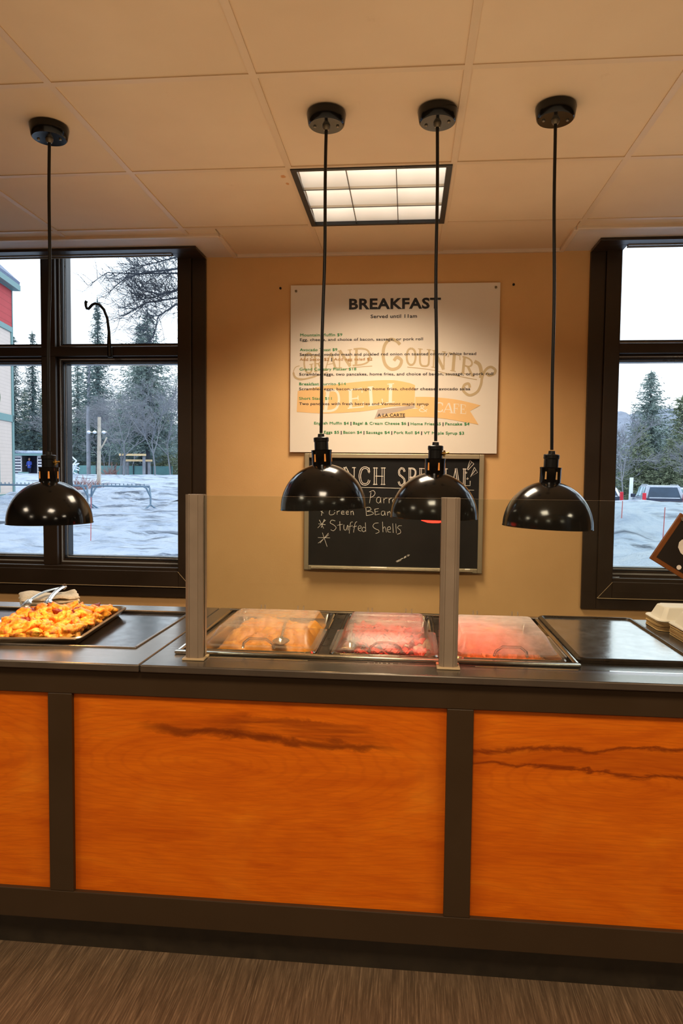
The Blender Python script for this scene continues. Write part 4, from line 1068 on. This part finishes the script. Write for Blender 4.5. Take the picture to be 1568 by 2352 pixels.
tag(obj('road', m.add(vs, fs), M['road'], smooth=True), kind='structure')

# --- trees
def conifer(name, h, r, mats, dens=1.0, low=.08, sparse=0, seed=0, drop=.35, power=.85):
    g = random.Random(seed); root = D.objects.new(name, None); COL.objects.link(root)
    t = MB(); t.tube([(0,0,-1),(0,0,h*.5),(0,0,h)], [.012*h+.05,.008*h+.03,.012], 6); obj('trunk', t, mats[1], root)
    f = MB(); vs = []; fs = []
    z = low*h
    while z < h*.985:
        k = z/h; R = r*(1-k)**power
        nb = max(4, int((5 + R*2.2)*dens))
        a0 = g.random()*6.28
        for b in range(nb):
            if g.random() < sparse: continue
            a = a0 + b*6.28/nb + g.uniform(-.3,.3); L = R*g.uniform(.6,1.1) + .12
            dx, dy = cos(a), sin(a); n = max(3, int(L/.24)); zz = z + g.uniform(-.15,.15)
            for i in range(n):
                u = (i+.6)/n; d = L*u; pz = zz - drop*L*u*u + .22*L*u**4
                for q in range(4):
                    s = g.uniform(.10,.25)*(.65+.6*(1-u)); c = Vector((dx*d, dy*d, pz)) + Vector((g.uniform(-1,1),g.uniform(-1,1),g.uniform(-.7,.5)))*.22
                    e1 = Vector((dx+g.uniform(-.8,.8), dy+g.uniform(-.8,.8), g.uniform(-.7,.2))).normalized()*s
                    e2 = Vector((g.uniform(-1,1), g.uniform(-1,1), g.uniform(-1,1))).normalized()*s*.55
                    o = len(vs); vs += [c-e1, c+e2, c+e1]; fs.append((o,o+1,o+2))
        z += g.uniform(.30,.42)/max(.5, dens)
    for p in range(6):
        o = len(vs); a = p; vs += [Vector((.10*cos(a),.10*sin(a),h*.97)), Vector((.10*cos(a+2),.10*sin(a+2),h*.98)), Vector((0,0,h*1.02))]; fs.append((o,o+1,o+2))
    obj('foliage', f.add(vs, fs), mats[0], root); return root
def bare(name, h, mat, seed, spread=.55, depth=5, r0=.12, n=3):
    g = random.Random(seed); m = MB()
    root = D.objects.new(name, None); COL.objects.link(root)
    def grow(p, d, L, r, k):
        pts = [p]; q = p.copy(); dd = d.copy()
        for i in range(3):
            dd = (dd + Vector((g.uniform(-1,1),g.uniform(-1,1),g.uniform(-.5,.8)))*.13).normalized(); q = q + dd*L/3; pts.append(q.copy())
        m.tube(pts, [r, r*.88, r*.76, r*.64], 3 if k < depth-1 else 5, cap=False)
        if k == 0: return
        for i in range(n + (1 if k > depth-2 else 0)):
            u = g.uniform(.35, 1); b = pts[min(3, 1+int(u*2.99))]
            nd = (dd + Vector((g.uniform(-1,1),g.uniform(-1,1),g.uniform(-.5,.6)))*spread*1.3).normalized()
            grow(b, nd, L*g.uniform(.55,.82), max(r*.60, .009), k-1)
    grow(Vector((0,0,-.3)), Vector((g.uniform(-.1,.1),0,1)), h*.36, r0, depth)
    obj('branches', m, mat, root); return root
def put(o, x, y, z, s=1, rz=0, label='', group=None, first=False, cat='tree'):
    c = o if first else copy_tree(o); c.location = (x,y,z); c.scale = (s,s,s); c.rotation_euler = (0,0,rz)
    tag(c, label, cat, group); return c
CA = (M['needle'], M['barkdark']); CB = (M['needle2'], M['barkdark']); CC_ = (M['needle3'], M['bark'])
G1 = 'conifers beyond the left window'
put(conifer('spruce_tree', 20.2, 3.4, CB, 1.35, .1, .12, 11, .2), -35.3, 78, .9, label='tall narrow spruce rising behind the hook in the upper left window', first=True)
put(conifer('spruce_tree', 18.2, 3.8, CB, 1.3, .1, .12, 12, .2), -31.9, 82, 1.0, label='spruce tip under the bare branches in the upper left window', first=True)
p3 = conifer('spruce_tree', 16.6, 3.2, CB, 1.2, .1, .12, 13)
put(p3, -44.2, 80, 1.2, 1, .3, 'spruce top showing beside the left window bar', first=True)
put(p3, -46.6, 80, 1.1, .99, 2.1, 'spruce top nearest the red and beige building')
p4 = conifer('spruce_tree', 15, 3.6, CA, 1.1, .05, .1, 14)
put(p4, -40.6, 84, 1.0, 1.05, 0, 'dense grey green spruce at the left edge of the right pane', first=True)
p5 = conifer('spruce_tree', 13.4, 5.2, CA, 1.25, .18, .05, 15, .34, .7)
put(p5, -23.8, 63, 1.1, 1.12, 0, 'broad layered spruce filling the right of the left window', first=True)
p6 = conifer('spruce_tree', 11, 3.8, CC_, 1.1, .04, .1, 16)
lab = 'grey green conifer in the wood beyond the left window'
first = True
for i, (x, y, s) in enumerate(((-52,92,1.05),(-47.5,88,.95),(-44,94,1.1),(-38.5,92,1.02),(-35,96,1.12),(-31.5,90,.92),(-29,98,1.05),(-26,92,.95),(-41,90,.9),(-33.5,86,.72),(-37.5,84,.70),(-27.5,84,.66),(-23.5,88,.9),(-57,96,1.1))):
    put(p6, x, y, 1.1, s, i*1.3, lab, G1, first); first = False
b1 = bare('bare_tree', 9, M['twig'], 21, .7, 6, .075); b2 = bare('bare_tree', 8, M['twig'], 22, .85, 6, .065); b3 = bare('bare_tree', 11, M['twigdark'], 23, .45, 5, .12)
G2 = 'bare trees beyond the left window'; lab2 = 'leafless grey tree in front of the wood beyond the left window'
first = True
for i, (o, x, y, s) in enumerate(((b1,-27.5,66,1.0),(b2,-23.2,56,1.05),(b1,-19.8,54,.95),(b2,-28.2,70,1.1),(b1,-25.2,60,.8),(b2,-20.6,60,1.15),(b1,-31.5,72,1.05),(b2,-33.6,76,1.0),(b1,-38.8,78,1.0),(b3,-30.6,80,1.25))):
    f = (o is b1 and i == 0) or (o is b2 and i == 1) or o is b3
    put(o, x, y, 1.15, s, i*.9, lab2, G2, f)
t = thing('pine_tree', 'straight grey pine trunk rising left of the pale post', 'tree', (-29.0,62,1.1))
m = MB(); m.tube([(-29.0,62,.8),(-29.02,62,6),(-28.9,62,10.5),(-28.85,62,12)], [.19,.17,.12,.06], 10); obj('trunk', m, M['bark'], t, smooth=True)
m = MB(); g = random.Random(5); vs = []; fs = []
for k in range(700):
    z = g.uniform(7.5, 12.2); a = g.uniform(0,6.28); d = abs(g.gauss(0,1.1)); c = Vector((-28.95+d*cos(a), 62+d*sin(a), z))
    e1 = Vector((g.uniform(-1,1),g.uniform(-1,1),g.uniform(-.5,.5)))*.26; e2 = Vector((g.uniform(-1,1),g.uniform(-1,1),g.uniform(-1,1)))*.14
    o = len(vs); vs += [c-e1,c+e2,c+e1]; fs.append((o,o+1,o+2))
obj('foliage', m.add(vs, fs), M['needle2'], t)
# right window trees
r1 = conifer('spruce_tree', 10.7, 3.9, CA, 1.5, .04, .04, 31, .15, .74)
put(r1, 19.05, 58, -.9, 1, 0, 'tall blue green spruce behind the parked cars, right window', first=True)
r2 = conifer('spruce_tree', 7.6, 3.6, CC_, 1.4, .03, .04, 32, .3, .7)
first = True
for i, (x, y, s) in enumerate(((16.0,62,1.12),(22.6,61,1.2),(26.2,64,1.15),(20.9,55,.86),(17.4,55,.84),(13.6,66,1.1),(19.3,54,.7),(23.8,56,.85))):
    put(r2, x, y, -.9, s, i*1.1, 'lower green conifer around the tall spruce beyond the right window', 'low conifers beyond the right window', first); first = False
r3 = bare('bare_tree', 6.8, M['twig'], 41, .75, 6, .06)
put(r3, 14.3, 48, -.9, 1, 0, 'pale leafless tree behind the white post beyond the right window', first=True)
put(r3, 19.6, 50, -.9, .95, 1.9, 'pale leafless tree at the right edge of the right window')
put(r3, 13.3, 52, -.9, 1.1, 3.3, 'pale leafless tree at the left edge of the right window')
# near bare tree: limbs reach in from behind the wall pier
nt = thing('bare_tree', 'dark bare branches reaching into the upper left window from the right', 'tree', (-2.2,16.6,.1))
g = random.Random(77); m = MB()
m.tube([(-2.2,16.6,0),(-2.25,16.6,2.5),(-2.1,16.6,5),(-2.0,16.7,8)], [.26,.2,.15,.08], 10)
def Pn(p, dy=0): return Vector((-5.28-(412-p[0])*.0105, 16+dy, 5.94-(p[1]-640)*.0099))
def twig(p, d, L, r, k):
    n = 5; pts = [p.copy()]; q = p.copy(); dd = d.copy()
    for i in range(n):
        dd = (dd + Vector((g.uniform(-1,1)*.16-.02, g.uniform(-1,1)*.16, g.uniform(-1,1)*.16+.04))).normalized(); q = q + dd*L/n; pts.append(q.copy())
    m.tube(pts, [r*(1-.6*i/n) for i in range(n+1)], 4, cap=False)
    if k:
        for i in range(3 if k > 1 else 2):
            b = pts[g.randint(1, n-1)]; nd = (dd*.8 + Vector((g.uniform(-1,.4), g.uniform(-.8,.8), g.uniform(-.9,1.0)))*.8).normalized()
            twig(b, nd, L*g.uniform(.5,.8), r*.66, k-1)
limbs = [[(760,560),(560,600),(413,621),(310,626),(256,629),(215,659)],[(760,575),(540,600),(408,624),(340,632),(292,638),(261,649),(236,670)],
 [(760,640),(560,650),(411,666),(365,670),(322,661),(306,640)],[(760,650),(540,660),(411,677),(336,693),(318,713),(286,736)],
 [(760,680),(560,690),(411,704),(372,731),(354,775),(345,800)],[(760,520),(560,560),(412,590),(370,592),(330,600),(300,612)],[(760,600),(560,640),(412,655),(380,672),(350,690),(330,692)]]
for i, l in enumerate(limbs):
    pts = [Vector((-2.1,16.6,4.2+.35*i))] + [Pn(Vector(p), .25*sin(i*2.1+k)) for k, p in enumerate(l)]
    pts = [Vector((q[0],q[1],q[2])) for q in [tuple(v) for v in pts]]
    sm = []
    for k in range(len(pts)-1):
        for s in range(4): sm.append(pts[k].lerp(pts[k+1], s/4))
    sm.append(pts[-1]); n = len(sm)
    m.tube(sm, [.040*(1-.9*k/n)**1.5+.004 for k in range(n)], 6, cap=False)
    for k in range(int(n*.42), n):
        for _ in range(4 if sm[k].x > -6.3 else 2):
            d = Vector((g.uniform(-1,.25), g.uniform(-.5,.5), g.uniform(-.75,1.05))).normalized()
            twig(sm[k], d, g.uniform(.35,.95)*(1 if sm[k].x > -6.4 else .6), .0065, 2 if sm[k].x > -6.4 else 1)
obj('branches', m, M['twigdark'], nt)

# --- buildings and small things
bd = thing('building', 'beige clapboard building with red upper storey and teal trim', 'building', (-18.69,32,0))
def face(m, y0, y1, z0, z1, t=0): m.box(-18.69-.05, -18.69+t, 32+y0, 32+y1, z0, z1)
m = MB(); m.box(-30,-18.69,14,32,-.2,8.0); m.box(-30,-18.69,14,32,8.0,8.02); obj('wall', m, M['beige'], bd)
m = MB(); m.box(-30,-18.67,14,32.02,8.22,9.98); obj('upper_wall', m, M['redshingle'], bd)
m = MB(); face(m,-18,.03,8.0,8.24,.06); face(m,-18,.03,9.96,10.3,.05); face(m,-18,.03,3.80,4.12,.05); face(m,-18,.03,-.2,.42,.06); face(m,-.16,.04,.42,8.0,.05); m.box(-19,-18.64,31.98,32.05,-.2,10.0); obj('trim', m, M['teal'], bd)
m = MB(); m.prism([(-18.4,10.2),(-24.4,15.6),(-30.4,10.2),(-30.4,10.42),(-24.4,15.9),(-18.36,10.42)], 13.5, 32.25, 'y'); obj('roof', m, M['roofgrey'], bd)
m = MB(); m.box(-18.44,-18.34,13.5,32.25,10.0,10.26); m.box(-18.7,-18.44,13.5,32.25,10.0,10.06); m.box(-30,-18.7,14,32,10,10.3); obj('fascia', m, M['teal'], bd)
m = MB(); face(m,-3.2,-1.75,.50,2.85,.05); wf = obj('window', m, M['teal'], bd); m = MB(); face(m,-3.08,-1.87,.62,2.72,.07); obj('window_pane', m, M['pane'], wf)
m = MB(); m.tube([(-18.69,29.9,4.8),(-18.60,29.9,4.8)], .40, 24); obj('round_sign', m, M['signgreen'], bd)
bd.rotation_euler = (0,0,radians(10.4))

sh = thing('shed', 'small open shed with snow on its teal roof', 'shed', (-39.2,70,1.2))
m = MB(); m.box(-40.9,-40.0,70,70.1,1.0,3.1); m.box(-38.3,-37.4,70,70.1,1.0,3.1); m.box(-40.9,-37.4,73,73.1,1,3.2); m.box(-40.9,-40.8,70,73,1,3.2); m.box(-37.5,-37.4,70,73,1,3.2); obj('wall', m, M['shedwall'], sh)
m = MB()
for k in range(6):
    z = 1.25+k*.3; m.box(-40.85,-40.1,69.97,70,z,z+.12); m.box(-38.2,-37.45,69.97,70,z,z+.12)
obj('slat', m, M['sheddark'], sh)
m = MB(); m.box(-40.1,-38.3,71.4,71.5,1,3.1); m.box(-40.0,-38.3,70.1,71.5,1.0,1.05); obj('dark_interior', m, M['sheddark'], sh)
m = MB(); m.box(-41.2,-37.1,69.7,73.4,3.1,3.32); m.box(-40.3,-39.2,69.85,70.05,1.15,1.4); obj('beam', m, M['teal'], sh)
m = MB(); m.box(-41.3,-37.0,69.6,73.5,3.32,3.62); obj('roof_snow', m, M['snow'], sh, bevel=.1)
# person in blue inside the shed
pr = thing('person', 'person in a blue jacket standing in the open shed', 'person', (-39.55,70.7,1.05))
m = MB(); C = (-39.55,70.7,1.05)
m.lathe([(.0,.78),(.17,.80),(.18,.95),(.155,1.1),(.20,1.36),(.17,1.46),(.065,1.50),(.055,1.56),(.085,1.60),(.105,1.68),(.10,1.77),(.06,1.83),(.0,1.84)], C, 16)
for s in (-1,1):
    m.tube([(C[0]+s*.09,C[1],C[2]+.82),(C[0]+s*.10,C[1]-.02,C[2]+.45),(C[0]+s*.10,C[1],C[2]+.06),(C[0]+s*.10,C[1]-.14,C[2]+.04)], [.09,.065,.05,.04], 10)
    m.tube([(C[0]+s*.19,C[1],C[2]+1.40),(C[0]+s*.25,C[1]-.05,C[2]+1.14),(C[0]+s*.16,C[1]-.28,C[2]+1.02),(C[0]+s*.13,C[1]-.38,C[2]+1.0)], [.07,.05,.04,.03], 10)
obj('body', m, M['skin'], pr, smooth=True)
m = MB(); m.lathe([(.185,.76),(.205,.95),(.185,1.1),(.225,1.36),(.19,1.48),(.08,1.51)], C, 16)
for s in (-1,1): m.tube([(C[0]+s*.19,C[1],C[2]+1.41),(C[0]+s*.25,C[1]-.05,C[2]+1.14),(C[0]+s*.17,C[1]-.26,C[2]+1.03)], [.085,.065,.055], 10)
obj('jacket', m, M['bluejacket'], pr, smooth=True)
m = MB()
for s in (-1,1): m.tube([(C[0]+s*.09,C[1],C[2]+.85),(C[0]+s*.10,C[1]-.02,C[2]+.45),(C[0]+s*.10,C[1],C[2]+.10)], [.105,.08,.065], 10)
obj('trousers', m, M['sheddark'], pr, smooth=True)

def ski_rack(x0, x1, label):
    t = thing('ski_rack', label, 'ski rack', ((x0+x1)/2,26,.0), 'metal ski racks in the snow'); zt = .95
    m = MB(); m.tube([(x0,25.9,zt),(x1,25.9,zt)], .035, 8); m.tube([(x0,26.25,zt),(x1,26.25,zt)], .035, 8)
    k = x0+.15
    while k < x1: m.tube([(k,25.9,zt+.02),(k,25.88,zt+.10)], .018, 5); k += .16
    obj('top_rail', m, M['rackgrey'], t)
    for x, s in ((x0,-1),(x1,1)):
        m = MB()
        for y, sy in ((25.9,-1),(26.25,1)):
            xc = x+s*.0
            m.tube([(x-s*.12,y,zt),(x,y,zt-.06),(x+s*.10,26.07,zt-.40),(x+s*.10,26.07,.25),(x+s*.10+sy*.22,26.07+sy*.25,.02)], .035, 8)
        obj('leg', m, M['rackgrey'], t)
ski_rack(-12.0,-9.85,'grey metal ski rack standing clear in the snow, right one of two'); ski_rack(-16.9,-12.35,'grey metal ski rack crossing in front of the beige building')
for x, y, z0, z1, lb in ((-6.52,14,-.05,.96,'thin red marker stake in the snow below the left heat lamp'),(4.915,14,.25,.92,'thin red marker stake in the snow beside the hanging sign'),(4.22,15,.3,.98,'thin red marker stake at the left edge of the right window snow'),(4.42,15,.3,1.0,'thin red marker stake second from the left edge of the right window')):
    m = MB(); m.tube([(x,y,z0),(x+.02,y,z1)], .009, 6); tag(obj('marker_stake', m, M['stakered']), lb, 'stake')
t = thing('lamp_post', 'pale wooden post carrying small white lamps in the snow', 'lamp post', (-18.05,40,.9))
m = MB(); m.tube([(-18.1,40,.6),(-18.07,40,2.6),(-18.04,40,4.7)], [.12,.11,.09], 10); obj('post', m, M['lampwood'], t, smooth=True)
m = MB(); m.tube([(-18.7,40,3.8),(-17.6,40,3.82)], .035, 6); m.tube([(-18.05,39.95,2.7),(-17.75,39.9,3.1),(-17.55,39.9,3.5)], .05, 6); obj('crossarm', m, M['lampwood'], t)
for x in (-18.66,-18.3,-17.75): m = MB(); m.lathe([(0,.09),(.08,.06),(.12,-.02),(.06,-.09),(0,-.1)], (x,39.95,3.82), 12); obj('lamp_head', m, M['whitemetal'], t, smooth=True)
t = thing('timber_frame', 'yellow beamed timber frame at the edge of the wood', 'timber frame', (-24,60,1.2))
for z, y, a, b in ((3.02,60,-25.25,-22.85),(2.55,61.5,-25.4,-22.85)): m = MB(); m.box(a,b,y-.08,y+.08,z-.09,z+.09); obj('beam', m, M['yellowbeam'], t)
for x, y in ((-24.9,60.2),(-23.1,60.2),(-25.2,61.7),(-23.2,61.7)): m = MB(); m.box(x-.1,x+.1,y-.1,y+.1,.9,2.95 if y < 61 else 2.47); obj('post', m, M['bark'], t)
t = thing('mesh_fence', 'low teal mesh fence along the edge of the wood', 'fence', (-27,66,1.2))
m = MB(); m.box(-34,-22.5,66,66.04,1.0,2.1); obj('mesh_panel', m, M['fence'], t)
for k in range(7): m = MB(); m.tube([(-33.8+k*1.86,65.95,.9),(-33.8+k*1.86,65.95,2.3)], .05, 6); obj('post', m, M['barkdark'], t)
t = thing('metal_frame', 'tangled white tubular metal frame standing on the snow', 'metal frame', (-28.5,58,1.2))
m = MB(); g = random.Random(3)
for a in range(9):
    p = [(-29.0+g.uniform(-.4,1.0),58+g.uniform(-.3,.3),1.2+g.uniform(0,1.0)) for _ in range(4)]; m.tube(p, .05, 5)
for a in ((-29.1,2.35,-28.6,2.75),(-28.6,2.75,-28.2,2.4),(-29.1,2.0,-28.0,1.6),(-28.2,2.4,-28.7,1.9),(-29.2,1.2,-29.0,2.4)): m.tube([(a[0],58,a[1]),(a[2],58,a[3])], .06, 6)
obj('tubes', m, M['whitemetal'], t)
def shrub(x, y, s, seed, label):
    g = random.Random(seed); m = MB(); z = ground(x,y)
    for k in range(70):
        a = g.uniform(0,6.28); l = g.uniform(.4,1)*s; e = g.uniform(.3,1.4)
        p = Vector((x+g.uniform(-.4,.4)*s,y+g.uniform(-.3,.3)*s,z-.05)); q = p+Vector((cos(a)*cos(e),sin(a)*cos(e)*.6,sin(e)))*l
        m.tube([p,p.lerp(q,.5)+Vector((0,0,.06)),q], [.016,.012,.006], 3)
    tag(obj('bare_shrub', m, M['brush']), label, 'shrub')
shrub(-18.0,39.4,.75,1,'reddish bare shrub round the foot of the pale post'); shrub(-26.4,60.5,1.4,2,'reddish bare shrub between the pine trunk and the timber frame'); shrub(-15.2,31.5,.8,3,'twiggy bare shrub behind the left end of the ski rack')
# cars
def car(x, y, rz, paint, label, w=1.92, h=1.80, z=-.85):
    t = thing('car', label, 'car', (0,0,0)); hw = w/2
    m = MB(); m.frustum((-hw+.04,hw-.04,.04,4.7),(-hw,hw,0,4.75),.30,.75); m.frustum((-hw,hw,0,4.75),(-hw+.05,hw-.05,.06,4.6),.75,1.05); obj('body', m, paint, t, bevel=.05)
    m = MB(); m.frustum((-hw+.06,hw-.06,.08,3.5),(-hw+.24,hw-.24,.42,2.7),1.05,h); obj('cabin', m, paint, t, bevel=.06)
    m = MB(); k = .06
    def P(u, v): # on the sloping rear of the cabin
        s = v; xx = (hw-.06)*(1-s)+(hw-.24)*s; return (u*xx, .08+.34*s-.012, 1.05+(h-1.05)*s)
    m.add([P(-.84,.10),P(.84,.10),P(.80,.86),P(-.80,.86)], [(0,1,2,3)]); obj('rear_window', m, M['carglass'], t)
    for s in (-1,1):
        def Q(yy, v): xx = (hw-.06)*(1-v)+(hw-.24)*v + .012; return (s*xx, yy*(1-v*.12)+.05*v+.3*v, 1.05+(h-1.05)*v)
        for a, b in ((.35,1.15),(1.25,2.2),(2.3,3.0)):
            m = MB(); m.add([Q(a,.12),Q(b,.12),Q(b-.1,.86),Q(a,.86)], [(0,1,2,3)]); obj('side_window', m, M['carglasslight'], t)
        m = MB(); m.box(s*hw-.16 if s > 0 else -hw-.01, hw+.01 if s > 0 else -hw+.16, -.02, .12, .86, 1.34); obj('tail_light', m, M['taillight'], t, bevel=.02)
        m = MB(); m.box(*( (hw-.02,hw+.20) if s > 0 else (-hw-.20,-hw+.02)), 2.9, 3.05, 1.05, 1.24); obj('mirror', m, M['cardark'], t, bevel=.03)
        for yy in (.85,3.8):
            m = MB(); m.tube([(s*(hw-.22),yy,.34),(s*(hw+.005),yy,.34)], .34, 20); obj('wheel', m, M['rubber'], t)
    m = MB(); m.box(-hw+.18,hw-.18,-.015,.03,.66,1.10); obj('tailgate', m, M['cardark'], t, bevel=.02)
    m = MB(); m.box(-hw+.3,hw-.3,-.03,0,1.08,1.13); obj('chrome_strip', m, M['chrome'], t)
    m = MB(); m.box(-hw+.02,hw-.02,-.10,.12,.32,.62); obj('bumper', m, M['cardark'], t, bevel=.04)
    for s in (-1,1):
        m = MB(); m.tube([(s*(hw-.30),.6,h+.03),(s*(hw-.30),2.6,h+.03)], .025, 6); obj('roof_rail', m, M['chrome'], t)
    t.location = (x,y,z); t.rotation_euler = (0,0,rz); return t
car(12.72,36.2,radians(-10),M['cargrey'],'grey parked car seen from behind, centre of the right window',2.0,1.72,-.62)
car(10.42,38.4,radians(-4),M['carwhite'],'white parked car half hidden by the right window frame',1.9,1.55,-.62)
car(15.75,38.8,radians(-6),M['carwhite'],'pale parked car at the right edge of the picture',1.9,1.55,-.62)
m = MB(); m.tube([(12.23,40,-.9),(12.28,40,1.48)], [.11,.10], 10); tag(obj('white_post', m, M['whitemetal'], smooth=40), 'short white post standing between the parked cars', 'post')

# ------------------------------------------------------------------ lights
def area(name, loc, rot, sx, sy, e, col, spread=pi, spec=1):
    l = D.lights.new(name, 'AREA'); l.shape = 'RECTANGLE'; l.size = sx; l.size_y = sy; l.energy = e; l.color = col; l.spread = spread; l.specular_factor = spec
    o = D.objects.new(name, l); COL.objects.link(o); o.location = loc; o.rotation_euler = rot; return o
WARM = (1,.82,.60)
area('troffer_light', (-.152,2.96,2.612), (0,0,0), .52, .52, 23, WARM, radians(128))
for x in (-2.9,-.15,2.6):
    for y in (.55,-1.9):
        area('room_light', (x,y,2.60), (0,0,0), .55, .55, 36, WARM, radians(165))
area('ceiling_fill', (.1,.9,1.95), (pi,0,0), 2.8, 4.6, 20, (1,.77,.50), radians(170))  # added upward fill with no fixture behind it, brightens the ceiling
wd = D.worlds.new('overcast'); bpy.context.scene.world = wd; wd.use_nodes = True; nt_ = wd.node_tree; nt_.nodes.clear()
tc = nt_.nodes.new('ShaderNodeTexCoord'); sp = nt_.nodes.new('ShaderNodeSeparateXYZ'); nt_.links.new(tc.outputs['Generated'], sp.inputs[0])
rp = nt_.nodes.new('ShaderNodeValToRGB'); e = rp.color_ramp.elements      # overcast: brighter overhead than at the skyline
for pos, colr in ((0.0,(.47,.485,.50,1)),(.14,(.455,.495,.51,1)),(.34,(.34,.46,.51,1)),(.62,(1.55,1.80,2.0,1))):
    x_ = e[0] if pos == 0 else (e[1] if pos == .62 else e.new(pos)); x_.position = pos; x_.color = colr
nt_.links.new(sp.outputs['Z'], rp.inputs['Fac'])
bg = nt_.nodes.new('ShaderNodeBackground'); bg.inputs['Strength'].default_value = 2.1; nt_.links.new(rp.outputs[0], bg.inputs[0])
wo = nt_.nodes.new('ShaderNodeOutputWorld'); nt_.links.new(bg.outputs[0], wo.inputs[0])
sc_ = bpy.context.scene
sc_.view_settings.view_transform = 'Standard'; sc_.view_settings.look = 'None'; sc_.view_settings.exposure = 0; sc_.view_settings.gamma = 1
sc_.cycles.use_denoising = True; sc_.cycles.max_bounces = 10; sc_.cycles.transparent_max_bounces = 24; sc_.cycles.sample_clamp_indirect = 6
sc_.cycles.caustics_reflective = False; sc_.cycles.caustics_refractive = False
